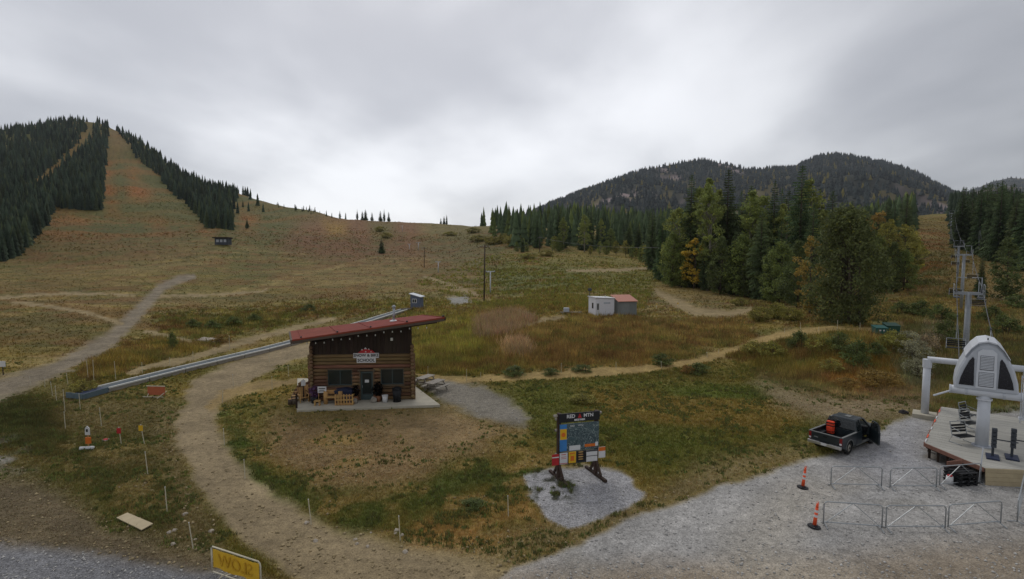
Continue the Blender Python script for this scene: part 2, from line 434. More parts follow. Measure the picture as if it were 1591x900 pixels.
paint(poly([(790, 398), (1020, 408), (1020, 418), (900, 422), (800, 412)], 10) * th(nB, 0.4, 0.6), G(120, 92, 46))
paint(poly([(770, 425), (900, 430), (900, 455), (780, 465)], 12) * 0.7, G(76, 82, 46), 0.35)
paint(poly([(1410, 350), (1475, 345), (1480, 400), (1485, 465), (1410, 465), (1418, 400)], 9), G(106, 92, 58), 0.3)
paint(poly([(1410, 350), (1475, 345), (1485, 465), (1410, 465)], 9) * th(nB, 0.5, 0.62) * 0.8, G(108, 78, 46)); paint(poly([(1405, 395), (1490, 395), (1490, 480), (1405, 480)], 9) * th(fbm(GX / 8, GY / 8, 135, 4), 0.46, 0.56) * 0.8, G(78, 80, 48), 0.5)
paint(poly([(1490, 400), (1620, 405), (1650, 480), (1490, 480)], 12), G(98, 84, 52))
# field before the hill
hill = poly([(-100, 640), (-100, 440), (260, 425), (420, 440), (640, 440), (760, 470), (600, 500), (250, 520), (100, 570)], 22)
paint(hill * 0.75, G(116, 100, 52)); paint(hill * th(fbm(GX / 16, GY / 3.5, 91, 4), 0.45, 0.62) * 0.75, G(92, 86, 48)); paint(hill * th(fbm(GX / 11, GY / 2.2, 93, 4), 0.54, 0.66) * 0.8, G(140, 122, 80)); paint(hill * th(fbm(GX / 25, GY / 8, 94, 4), 0.56, 0.68) * 0.6, G(96, 78, 52))
paint(poly([(245, 492), (330, 488), (520, 470), (640, 460), (700, 465), (640, 480), (520, 490), (300, 528), (250, 515)], 12), G(86, 88, 44), 0.45)
paint(poly([(120, 560), (230, 528), (300, 530), (340, 545), (200, 575), (130, 595)], 10), G(112, 96, 50), 0.5)
for pp, cc, k in (([(30, 395), (180, 378), (330, 385), (300, 405), (120, 412), (20, 415)], G(92, 72, 46), .75), ([(-60, 430), (120, 425), (200, 440), (180, 460), (0, 465), (-60, 470)], G(96, 78, 48), .6), ([(-60, 490), (90, 480), (170, 505), (120, 545), (-60, 570)], G(96, 78, 48), .65),
                  ([(370, 395), (440, 390), (440, 425), (400, 450), (370, 440)], G(82, 82, 44), .75), ([(280, 440), (380, 442), (410, 456), (330, 470), (270, 462)], G(80, 82, 44), .7), ([(430, 425), (560, 410), (640, 430), (560, 450), (450, 450)], G(98, 80, 50), .65),
                  ([(300, 470), (480, 455), (620, 452), (560, 466), (380, 484)], G(100, 80, 50), .6), ([(180, 400), (280, 405), (260, 425), (190, 425)], G(122, 106, 66), .6), ([(500, 440), (640, 445), (740, 462), (640, 462)], G(132, 114, 72), .6)):
    paint(poly(pp, 12) * k * (.4 + .9 * th(fbm(GX / 9, GY / 4, 141, 4), .38, .6)).clip(0, 1), cc)
for q_ in range(9): paint(line([(300 + 14 * q_, 470 - 4 * q_, 1.3), (420 + 20 * q_, 448 - 6 * q_, 1.1), (600 + 12 * q_, 436 - 4 * q_, 1.0)], .9) * .45, G(136, 120, 78))
for q_ in range(7): paint(line([(180 + 16 * q_, 420 - 5 * q_, 1.0), (330, 408 - 4 * q_, 1.0), (420 + 9 * q_, 402 - q_, .9)], .9) * .4, [G(136, 120, 78), G(82, 76, 46)][q_ % 2])
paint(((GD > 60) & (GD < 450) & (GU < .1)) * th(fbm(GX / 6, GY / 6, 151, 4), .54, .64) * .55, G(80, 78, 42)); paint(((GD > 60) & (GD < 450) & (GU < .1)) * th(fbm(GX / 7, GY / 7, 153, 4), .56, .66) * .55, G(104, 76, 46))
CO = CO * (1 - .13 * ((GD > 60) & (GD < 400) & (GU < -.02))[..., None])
# weeds behind the cabin and the brown field
paint(poly([(630, 482), (790, 485), (840, 500), (800, 560), (760, 580), (645, 580)], 16), G(112, 106, 54), 0.55)
paint(poly([(800, 486), (920, 492), (1150, 488), (1160, 520), (1080, 552), (960, 570), (770, 580), (770, 540)], 18), G(112, 92, 58), 0.5)
paint(poly([(735, 488), (800, 480), (835, 500), (760, 515)], 8), G(122, 104, 72), 0.7)
paint(poly([(788, 530), (815, 528), (820, 550), (790, 552)], 5), G(150, 124, 98), 1.0)
paint(poly([(820, 460), (920, 455), (920, 488), (830, 485)], 12), G(106, 92, 48), 0.4)
paint(poly([(990, 455), (1200, 460), (1240, 490), (1180, 490), (990, 492)], 12), G(100, 86, 58), 0.2)
paint(poly([(1165, 470), (1260, 480), (1380, 470), (1450, 470), (1450, 505), (1260, 505), (1170, 490)], 12), G(88, 80, 48), 0.4)
# bank to the right
paint(poly([(1130, 545), (1230, 520), (1450, 510), (1450, 600), (1390, 625), (1250, 600), (1150, 570)], 12), G(98, 88, 46), 0.6)
paint(poly([(1200, 545), (1330, 560), (1400, 570), (1400, 620), (1300, 615), (1220, 590)], 10) * th(nA, 0.35, 0.55), G(116, 88, 46), 0.6)
paint(poly([(1300, 598), (1400, 600), (1395, 615), (1305, 616)], 6), G(148, 110, 52), 0.6)
paint(poly([(1390, 500), (1480, 490), (1600, 480), (1700, 480), (1700, 640), (1450, 640), (1400, 610)], 14), G(80, 78, 50), 0.5)
paint(poly([(1405, 530), (1440, 520), (1440, 600), (1400, 595)], 12) * 0.8, G(110, 112, 90), 0.35)
paint(poly([(1440, 510), (1480, 500), (1480, 560), (1445, 560)], 10) * th(nC, 0.4, 0.6), G(136, 124, 110))
tall = (HG > 0.18) & (GD < 130)
paint(tall * th(fbm(GX / 3.0, GY / 1.6, 121, 4), 0.5, 0.62) * 0.6, G(128, 114, 70)); paint(tall * th(fbm(GX / 2.6, GY / 1.4, 123, 4), 0.54, 0.64) * 0.65, G(80, 82, 44)); paint(tall * th(fbm(GX / 2.2, GY / 1.3, 125, 4), 0.57, 0.66) * 0.6, G(92, 68, 46))
HG = np.where(tall, HG * (0.35 + 1.3 * fbm(GX / 2.0, GY / 2.0, 127, 3)), HG)
# open ground in front
paint(poly([(760, 592), (1000, 585), (1180, 585), (1260, 620), (1270, 680), (1100, 740), (1000, 735), (940, 700), (850, 690), (800, 640)], 16), G(88, 88, 44), 0.09)
fld = poly([(900, 600), (1150, 590), (1250, 630), (1220, 700), (1050, 735), (960, 690)], 16)
paint(fld * th(nA, 0.42, 0.6), G(80, 86, 40), 0.09); paint(fld * th(nB, 0.52, 0.66) * 0.8, G(112, 94, 52))
paint(poly([(1080, 720), (1260, 690), (1265, 705), (1100, 760), (1000, 790), (950, 830), (760, 890), (600, 900), (500, 850), (640, 850), (800, 820), (1000, 770)], 14), G(116, 104, 74), 0.05)
paint(poly([(1180, 595), (1250, 610), (1450, 615), (1440, 648), (1390, 650), (1330, 660), (1270, 655), (1200, 625)], 14), G(118, 105, 84), 0.04)
paint(poly([(430, 640), (700, 640), (800, 668), (760, 700), (620, 760), (500, 770), (420, 700)], 16), G(118, 100, 72), 0.05)
paint(poly([(560, 640), (690, 632), (720, 650), (800, 670), (740, 690), (640, 690)], 14) * th(nA, 0.35, 0.6), G(124, 106, 78), 0.03)
paint(poly([(430, 690), (560, 655), (560, 720), (500, 740)], 14) * th(nC, 0.4, 0.6), G(128, 108, 70))
grn = poly([(330, 628), (372, 622), (400, 660), (430, 740), (500, 765), (620, 770), (690, 725), (780, 690), (860, 680), (850, 730), (830, 760), (790, 800), (680, 815), (560, 845), (450, 800), (380, 745), (340, 680)], 14)
paint(grn * (0.15 + 0.85 * th(nC * 0.55 + nA * 0.45, 0.40, 0.58)), G(80, 84, 44), 0.08)
paint(grn * th(fbm(GX / 1.3, GY / 1.0, 131, 4), 0.5, 0.6) * 0.75, G(126, 106, 66), 0.05)
paint(poly([(350, 645), (375, 650), (410, 740), (440, 790), (400, 770), (360, 700)], 8) * 0.6, G(68, 80, 40), 0.1)
paint(poly([(640, 812), (760, 800), (830, 770), (850, 800), (760, 850), (620, 855)], 14) * th(nC, 0.4, 0.55), G(134, 110, 70))
# left foreground
paint(poly([(-60, 610), (60, 610), (230, 610), (300, 640), (270, 700), (300, 850), (250, 850), (60, 740), (-60, 700)], 18), G(86, 80, 48), 0.08)
lf = poly([(-60, 615), (80, 640), (240, 690), (270, 780), (230, 830), (60, 720), (-60, 690)], 16)
paint(lf * th(nA * 0.5 + nC * 0.5, 0.44, 0.6) * 0.8, G(74, 74, 42), 0.08); paint(lf * th(fbm(GX / 1.5, GY / 1.1, 133, 4), 0.48, 0.58) * 0.7, G(112, 98, 62), 0.05)
paint(poly([(-60, 615), (40, 620), (100, 650), (80, 700), (0, 680), (-60, 690)], 14) * 0.8, G(56, 58, 36), 0.2)
paint(poly([(-60, 690), (30, 690), (40, 730), (-60, 720)], 10) * th(nC, 0.4, 0.6), G(120, 116, 108), 0.04)
paint(poly([(-60, 720), (60, 750), (160, 820), (330, 855), (400, 930), (-60, 930)], 14), G(92, 82, 64), 0.03)
paint(poly([(240, 620), (310, 640), (290, 720), (330, 800), (340, 850), (250, 850), (260, 760), (240, 690)], 12) * 0.8, G(104, 92, 64), 0.05)
paint(poly([(90, 610), (230, 620), (230, 660), (150, 670), (90, 640)], 12) * 0.7, G(104, 92, 62), 0.07)
# flowers-yellow patch
# ---- worn and laid surfaces (their faces become objects of their own)
def surf(m_, c, cls, spk=0.3):
    paint(m_, c, 0.0, spk); CLS[m_ > 0.5] = cls
ptn = G(124, 111, 88) * (0.80 + 0.40 * nA[..., None])
surf(line([(760, 985, 110), (630, 915, 66), (500, 868, 50), (400, 805, 42), (335, 735, 36), (303, 668, 30), (318, 612, 26), (385, 572, 18), (455, 548, 12), (520, 535, 8)], 0.3), ptn, 1)
surf(line([(330, 628, 9), (365, 607, 7), (400, 600, 6), (470, 590, 4)], 0.6), tan, 1)
road = greyd * (0.9 + 0.2 * nC[..., None])
surf(line([(-60, 622, 20), (10, 600, 17), (90, 574, 12), (170, 530, 12), (215, 485, 9), (250, 447, 7), (280, 434, 6), (300, 430, 4)], 0.6), road, 2)
for pts in ([(0, 462, 2.2), (70, 458, 2.2), (150, 456, 2), (210, 460, 1.6)], [(20, 470, 2.2), (90, 478, 2.5), (140, 488, 2.6), (188, 503, 2.4)],
            [(250, 460, 2), (330, 458, 1.6), (400, 454, 1.6), (415, 448, 1.4)], [(225, 515, 3), (262, 522, 3), (300, 535, 3)], [(200, 578, 5), (300, 556, 5), (420, 520, 4), (520, 495, 3)],
            [(660, 430, 2), (690, 440, 2.5), (740, 458, 3), (700, 452, 2)], [(1018, 452, 3), (1050, 470, 7), (1080, 485, 8), (1130, 488, 5), (1165, 482, 4)], [(800, 512, 3.5), (845, 499, 4), (875, 494, 3)],
            [(1545, 462, 2), (1600, 470, 3), (1680, 478, 3)], [(880, 421, 2), (960, 420, 2.5), (1010, 417, 2)]):
    surf(line(pts, 0.7), G(126, 112, 84), 3, 0.2)
surf(line([(642, 583, 4), (720, 591, 5), (800, 586, 6), (900, 579, 7), (1000, 574, 7), (1075, 563, 6), (1150, 541, 6), (1215, 521, 7), (1290, 513, 6), (1340, 513, 4), (1375, 514, 2)], 0.5), G(136, 117, 78), 3, 0.25)
paint(poly([(1560, 505), (1600, 495), (1700, 495), (1700, 520), (1570, 522)], 6) * 0.9, G(128, 112, 78))
paint(poly([(1420, 452), (1445, 447), (1462, 452), (1440, 458)], 4), G(128, 110, 76))
rut = fbm((GX * 0.83 + GY * 0.55) / 9, (GY * 0.83 - GX * 0.55) / 0.9, 103, 4)
grv = (G(136, 134, 131)) * (0.84 + 0.18 * fbm(GX / 3, GY / 3, 101, 4) + 0.2 * rut)[..., None] * 1.06
lot = poly([(700, 960), (800, 885), (900, 845), (980, 805), (1060, 778), (1130, 752), (1200, 732), (1262, 712), (1300, 705), (1345, 690), (1390, 655), (1425, 646), (1450, 650), (1480, 640), (1760, 640), (1760, 1100), (600, 1100)], 5, 0.2)
surf(lot, grv, 4, 0.6)
paint(lot * line([(700, 930, 40), (1000, 905, 30), (1300, 900, 34), (1620, 880, 40)], .9) * .75, G(128, 114, 94)); paint(lot * poly([(1400, 850), (1620, 830), (1620, 960), (1300, 960)], 30) * .5, G(116, 106, 92))
lv = line([(1250, 960, 90), (1180, 860, 60), (1230, 780, 34), (1330, 740, 20)], 0.9)
paint(lot * lv * 0.5, G(146, 139, 126)); paint(lot * th(fbm(GX / 2.5, GY / 2.5, 105, 4), 0.6, 0.72) * 0.3, G(116, 112, 102)); paint(lot * poly([(1340, 690), (1420, 650), (1440, 700), (1530, 740), (1400, 745), (1290, 740)], 20) * 0.5, G(124, 126, 134))
paint(poly([(1440, 705), (1500, 715), (1530, 735), (1500, 750), (1450, 730)], 10) * th(nC, 0.45, 0.6), G(96, 84, 66), 0.05)
surf(poly([(808, 741), (845, 730), (915, 722), (962, 733), (995, 765), (988, 783), (930, 806), (880, 818), (845, 806), (828, 776)], 3, 0.5), G(136, 135, 136) * (0.85 + 0.3 * nC[..., None]), 5, 1.0)
wd = poly([(822, 738), (880, 745), (885, 775), (850, 790), (830, 770)], 8) * th(nC * 0.5 + nE * 0.5, 0.49, 0.56)
paint(wd, G(56, 58, 42), 0.12)
surf(poly([(640, 594), (695, 592), (745, 602), (785, 622), (822, 650), (812, 662), (765, 656), (715, 636), (675, 620)], 5, 0.5), G(112, 107, 97) * (0.85 + 0.3 * nC[..., None]), 5, 0.9)
surf(poly([(-100, 838), (60, 852), (180, 866), (300, 886), (420, 905), (500, 960), (-100, 1000)], 12, 0.3), G(104, 104, 106) * (0.85 + 0.3 * nA[..., None]), 6, 1.0)
surf(poly([(695, 463), (725, 460), (732, 470), (705, 474)], 3, 0.2), G(126, 124, 118), 5, 0.8)
_l = CO.mean(-1, keepdims=True); _k = np.where(SPK[..., None] > 0.5, 1.0, 1.06); CO = np.clip(_l + (CO - _l) * _k, 0.004, 1)
_s = (1 - 0.75 * np.clip(SPK, 0, 1))[..., None]
CO *= (1 + (nC[..., None] - 0.5) * 0.52 * _s) * (1 + (nE[..., None] - 0.5) * 0.32 * _s)
for zp in ([(178, 810), (198, 797), (242, 817), (220, 830)], [(1350, 500), (1405, 500), (1405, 526), (1350, 528)]): HG = np.where(inside(PX, PY, zp), 0.0, HG)
# small real unevenness
grass_amt = np.clip(HG / 0.1, 0, 1.5)
ZV = ZT + np.clip(1 - (GD - 60) / 60, 0.0, 1) * ((nC - 0.5) * 0.07 * (0.4 + grass_amt) + (nE - 0.5) * 0.035 * (0.5 + grass_amt)) + np.clip((GD - 60) / 60, 0, 1) * (fbm(GX / 4, GY / 4, 111, 3) - 0.5) * 0.5
flat = lot > 0.4
ZV = np.where(flat, ZT + (nC - 0.5) * 0.05, ZV)
ZT = ZV

# ground material
def ground_mat():
    m = bpy.data.materials.new('ground'); m.use_nodes = True; t = m.node_tree; b = t.nodes['Principled BSDF']
    b.inputs['Roughness'].default_value = 0.95; b.inputs['Specular IOR Level'].default_value = 0.12
    def n(ty, **k):
        q = t.nodes.new(ty)
        for a_, v_ in k.items(): setattr(q, a_, v_)
        return q
    at_ = n('ShaderNodeAttribute'); at_.attribute_name = 'col'
    sp_ = n('ShaderNodeAttribute'); sp_.attribute_name = 'speckle'
    tcn = n('ShaderNodeTexCoord')
    def noise(sc, det, ro=0.6):
        q = n('ShaderNodeTexNoise'); q.inputs['Scale'].default_value = sc; q.inputs['Detail'].default_value = det; q.inputs['Roughness'].default_value = ro
        t.links.new(tcn.outputs['Object'], q.inputs['Vector']); return q.outputs[0]
    def mr(v, a, b_, c, d):
        q = n('ShaderNodeMapRange'); t.links.new(v, q.inputs[0])
        for i, k in enumerate((a, b_, c, d)): q.inputs[i + 1].default_value = k
        return q.outputs[0]
    def mul_(a, b_):
        q = n('ShaderNodeMath', operation='MULTIPLY'); t.links.new(a, q.inputs[0])
        if isinstance(b_, float): q.inputs[1].default_value = b_
        else: t.links.new(b_, q.inputs[1])
        return q.outputs[0]
    f1 = mr(noise(3.2, 5), 0.3, 0.7, 0.74, 1.26); f2 = mr(noise(14, 3, 0.7), 0.3, 0.7, 0.72, 1.28); f3 = mr(noise(0.35, 4), 0.3, 0.7, 0.85, 1.15)
    vo = n('ShaderNodeTexVoronoi'); vo.inputs['Scale'].default_value = 24; t.links.new(tcn.outputs['Object'], vo.inputs['Vector'])
    bw = n('ShaderNodeSeparateColor'); t.links.new(vo.outputs['Color'], bw.inputs[0])
    st = mr(bw.outputs[0], 0, 1, 0.62, 1.38)
    mixf = n('ShaderNodeMix'); t.links.new(sp_.outputs['Fac'], mixf.inputs[0]); mixf.inputs[2].default_value = 1.0; t.links.new(st, mixf.inputs[3])
    f = mul_(mul_(f1, f2), mul_(f3, mixf.outputs[0]))
    vs = n('ShaderNodeVectorMath', operation='SCALE'); t.links.new(at_.outputs['Color'], vs.inputs[0]); t.links.new(f, vs.inputs['Scale'])
    t.links.new(vs.outputs[0], b.inputs['Base Color'])
    bp = n('ShaderNodeBump'); bp.inputs['Strength'].default_value = 0.8; bp.inputs['Distance'].default_value = 0.06
    t.links.new(noise(11, 4, 0.7), bp.inputs['Height']); t.links.new(bp.outputs[0], b.inputs['Normal'])
    return m
GM = ground_mat()
nu, nd = PX.shape
idx = np.arange(nu * nd).reshape(nu, nd)
Q = np.stack([idx[:-1, :-1], idx[1:, :-1], idx[1:, 1:], idx[:-1, 1:]], -1).reshape(-1, 4)
cf = np.maximum(np.maximum(CLS[:-1, :-1], CLS[1:, 1:]), np.maximum(CLS[1:, :-1], CLS[:-1, 1:])).reshape(-1)
df = GD[:-1, :-1].reshape(-1); yf = PY[:-1, :-1].reshape(-1); xf = PX[:-1, :-1].reshape(-1)
cf = np.where((cf == 0) & (df > 105), 7, cf)
VV = np.stack([GX, GY, ZV], -1).reshape(-1, 3); VC = CO.reshape(-1, 3); VS = SPK.reshape(-1)
names = {0: 'ground', 1: 'dirt_path', 2: 'dirt_road', 3: 'bike_trail', 4: 'gravel_yard', 5: 'gravel_patch', 6: 'gravel_drive', 7: 'hillside'}
for k, nm in names.items():
    q = Q[cf == k]
    if len(q) == 0: continue
    used, inv = np.unique(q, return_inverse=True)
    o = np_mesh(nm, VV[used], inv.reshape(-1, 4), GM, VC[used], smooth=True)
    a_ = o.data.attributes.new('speckle', 'FLOAT', 'POINT'); a_.data.foreach_set('value', VS[used].astype(np.float32))
    tag(o, kind='structure')
# ------------------------------------------------------------------ far mountains
def ridge_sheet(name, ridge, d0, dr, seed, rough):
    us = np.linspace(float(pix_ray(ridge[0][0], 395)[0]), float(pix_ray(ridge[-1][0], 395)[0]), 330)
    rx = [pix_ray(x, y) for x, y in ridge]
    sr = np.interp(us, [float(a) for a, b in rx], [float(b) for a, b in rx])
    t = np.linspace(0, 1.25, 150)
    U, T = np.meshgrid(us, t, indexing='ij')
    D = d0 + (dr - d0) * T
    zr = H + sr[:, None] * dr
    prof = np.where(T <= 1, np.clip(T, 0, 1) ** 1.25, 1 - (T - 1) * 2.2)
    X = U * D; Y = D
    nz_ = fbm(X / 420, Y / 700, seed, 5) - 0.5
    rid = np.abs(fbm(X / 260, Y / 900, seed + 20, 4) - 0.5) * 2
    Z = -40 + (zr + 40) * prof + np.where(T <= 1, np.sin(np.pi * np.clip(T, 0, 1)), 0) * (nz_ * rough + (0.4 - rid) * rough * 0.7)
    return X, Y, Z, T
RM = [(640, 395), (760, 372), (820, 335), (860, 316), (900, 300), (950, 281), (1000, 265), (1050, 255), (1095, 249), (1130, 256), (1160, 264), (1200, 262), (1235, 260), (1262, 246), (1292, 239), (1330, 244), (1380, 254), (1420, 267), (1450, 283), (1480, 298), (1530, 318), (1640, 345), (1900, 380)]
RM2 = [(1300, 380), (1420, 330), (1480, 300), (1510, 296), (1540, 283), (1570, 276), (1600, 279), (1680, 300), (1950, 340)]
MM = mat('mountain_soil', (1, 1, 1), 0.95, var=0.25, scale=0.02, attr='col', spec=0.1)
def far_template(tiers, sides, seed):
    rs = np.random.RandomState(seed); vs = []; fs = []
    for k in range(tiers):
        zb = 0.06 + 0.80 * k / tiers; zt = min(1.0, zb + 1.05 / tiers + 0.12); r = 0.17 * (1 - 0.80 * k / tiers)
        o = len(vs); vs.append((rs.uniform(-.01, .01), 0, zt if k < tiers - 1 else 1.0))
        for i in range(sides * 2 if tiers > 2 else sides):
            n_ = sides * 2 if tiers > 2 else sides
            a = 2 * math.pi * i / n_ + k; rr = r * ((1.0 if i % 2 else 0.55) if tiers > 2 else 1) * rs.uniform(0.75, 1.2)
            vs.append((math.cos(a) * rr, math.sin(a) * rr, zb - rs.uniform(0, 0.05)))
            fs.append((o, o + 1 + i, o + 1 + (i + 1) % n_))
    return np.array(vs), np.array(fs)
def forest_mesh(name, pts, hs, ws, cols, tpl, m, label, cat, seed=1):
    rs = np.random.RandomState(seed); V, T = tpl
    n = len(pts); a = rs.uniform(0, 6.28, n); c, s = np.cos(a), np.sin(a)
    x = (V[None, :, 0] * c[:, None] - V[None, :, 1] * s[:, None]) * (hs * ws)[:, None]
    y = (V[None, :, 0] * s[:, None] + V[None, :, 1] * c[:, None]) * (hs * ws)[:, None]
    z = V[None, :, 2] * hs[:, None]
    lean = rs.normal(0, 0.02, n); x = x + z * lean[:, None]
    P = np.stack([x + pts[:, 0:1], y + pts[:, 1:2], z + pts[:, 2:3] - 0.4], -1).reshape(-1, 3)
    TT = (T[None] + (np.arange(n) * len(V))[:, None, None]).reshape(-1, 3)
    cc = np.repeat(cols, len(V), axis=0)
    o = np_mesh(name, P, TT, m, cc)
    tag(o, label, cat, kind='stuff'); return o
FM = mat('needle_forest', (1, 1, 1), 0.9, var=0.2, scale=0.08, attr='col', spec=0.08)
for nm, rg, d0, dr, sd, ro, ntree, lab in (('mountain', RM, 650, 3300, 201, 190, 15000, 'dense dark conifer wood covering the broad rocky mountain'), ('mountain', RM2, 1500, 5200, 231, 200, 3500, 'hazy conifer wood on the farther mountain behind the broad one')):
    X, Y, Z, T = ridge_sheet(nm, rg, d0, dr, sd, ro)
    rock = th(fbm(X / 180, Y / 420, sd + 5, 4) * 0.75 + np.clip(T - 0.6, 0, 1) * 0.22, 0.50, 0.60)
    c = np.array(A(46, 48, 42, KG))[None, None] * (1 - rock[..., None]) + np.array(A(124, 110, 108, KG))[None, None] * rock[..., None]
    ylw = th(fbm(X / 120, Y / 200, sd + 9, 3), 0.6, 0.7)[..., None] * 0.6
    c = c * (1 - ylw) + np.array(A(98, 88, 52, KG)) * ylw
    a_, b_ = X.shape; ii = np.arange(a_ * b_).reshape(a_, b_)
    q = np.stack([ii[:-1, :-1], ii[1:, :-1], ii[1:, 1:], ii[:-1, 1:]], -1).reshape(-1, 4)
    o = np_mesh(nm, np.stack([X, Y, Z], -1).reshape(-1, 3), q, MM, c.reshape(-1, 3), smooth=True); tag(o, kind='structure')
    rs = np.random.RandomState(sd)
    # spread evenly over what shows
    fi = rs.uniform(0, a_ - 1.01, ntree * 3); fj = np.sqrt(rs.uniform(0.02, 1, ntree * 3)) * 119
    i0 = fi.astype(int); j0 = fj.astype(int)
    keep = rs.uniform(0, 1, len(i0)) > rock[i0, j0] * 0.85
    i0, j0, fi, fj = i0[keep][:ntree], j0[keep][:ntree], fi[keep][:ntree], fj[keep][:ntree]
    bl = lambda M_: (M_[i0, j0] * (1 - (fi - i0)) + M_[i0 + 1, j0] * (fi - i0)) * (1 - (fj - j0)) + (M_[i0, j0 + 1] * (1 - (fi - i0)) + M_[i0 + 1, j0 + 1] * (fi - i0)) * (fj - j0)
    P = np.stack([bl(X), bl(Y), bl(Z)], -1)
    hs = rs.uniform(17, 29, len(P)); ws = rs.uniform(1.4, 2.1, len(P))
    cl = np.array(A(44, 50, 49, KG)) * rs.uniform(0.6, 1.4, (len(P), 1))
    yl = rs.uniform(0, 1, len(P)) < 0.05; cl[yl] = np.array(A(96, 88, 46, KG))
    forest_mesh('distant_forest', P, hs, ws, cl, far_template(2, 5, 3), FM, lab, 'forest', sd)

# ------------------------------------------------------------------ the wooded flanks of the ski hill
def scatter_px(polys, n, seed, dmin=100, dmax=1400):
    """random ground points whose place in the view falls inside the polygons"""
    rs = np.random.RandomState(seed)
    msk = np.zeros(PX.shape, bool)
    for p in polys: msk |= inside(PX, PY, p)
    msk &= (GD > dmin) & (GD < dmax)
    msk[-1, :] = False; msk[:, -1] = False
    I, J = np.nonzero(msk)
    ar = np.abs(PX[np.minimum(I + 1, nu - 1), J] - PX[I, J]) * np.abs(PY[I, np.minimum(J + 1, nd - 1)] - PY[I, J]) + 1e-6
    ar /= ar.sum(); k = rs.choice(len(I), n, p=ar); i, j = I[k], J[k]
    a, b = rs.uniform(0, 1, n), rs.uniform(0, 1, n)
    u = UC[i] * (1 - a) + UC[i + 1] * a; d = RD[j] * (1 - b) + RD[j + 1] * b
    return np.stack([u * d, d, ground_z(u * d, d)], -1)
FA = [(-70, 210), (0, 203), (40, 200), (95, 190), (136, 192), (128, 216), (104, 240), (78, 262), (48, 286), (22, 312), (0, 332), (-70, 345)]
FB = [(147, 192), (166, 190), (167, 245), (162, 275), (156, 331), (104, 326), (84, 326), (72, 352), (48, 378), (22, 402), (0, 408), (-70, 420), (-70, 350), (0, 342), (42, 306), (84, 276), (118, 246), (142, 220)]
FCc = [(170, 186), (182, 188), (200, 196), (236, 219), (262, 244), (320, 284), (370, 299), (424, 313), (372, 303), (362, 320), (360, 358), (322, 356), (306, 336), (288, 318), (258, 294), (240, 270), (212, 248), (197, 226), (184, 210)]
P = np.concatenate([scatter_px([FA, FB, FCc], 6300, 11), scatter_px([[(300, 325), (318, 362), (372, 362), (420, 325), (430, 318), (372, 300)], [(20, 318), (120, 222), (140, 205), (100, 262), (30, 322)]], 34, 12)])
n = len(P); rs = np.random.RandomState(5)
hs = (6 + 11 * rs.uniform(0, 1, n) ** 0.8) * np.clip(0.75 + P[:, 1] / 1600, 0.75, 1.2)
cl = np.array(A(44, 54, 41, KG)) * rs.uniform(0.45, 1.6, (n, 1)) * np.where(rs.uniform(0, 1, (n, 1)) < 0.3, np.array([[1.25, 1.1, 0.8]]), 1)
forest_mesh('hill_forest', P, hs, rs.uniform(0.75, 1.4, n), cl, far_template(5, 5, 8), FM, 'dark conifer belts growing between the cleared runs of the steep ski hill', 'forest', 4)
# thin trees along the crest between the hill and the saddle
P = scatter_px([[(425, 314), (500, 330), (560, 336), (560, 342), (500, 338), (425, 322)]], 26, 17)
n = len(P)
forest_mesh('crest_saplings', P, rs.uniform(5, 9, n), rs.uniform(0.8, 1.2, n), np.tile(np.array(A(60, 62, 42, KG)), (n, 1)), far_template(5, 5, 9), FM, 'scattered little conifers dotted along the crest above the mown slope', 'trees', 6)

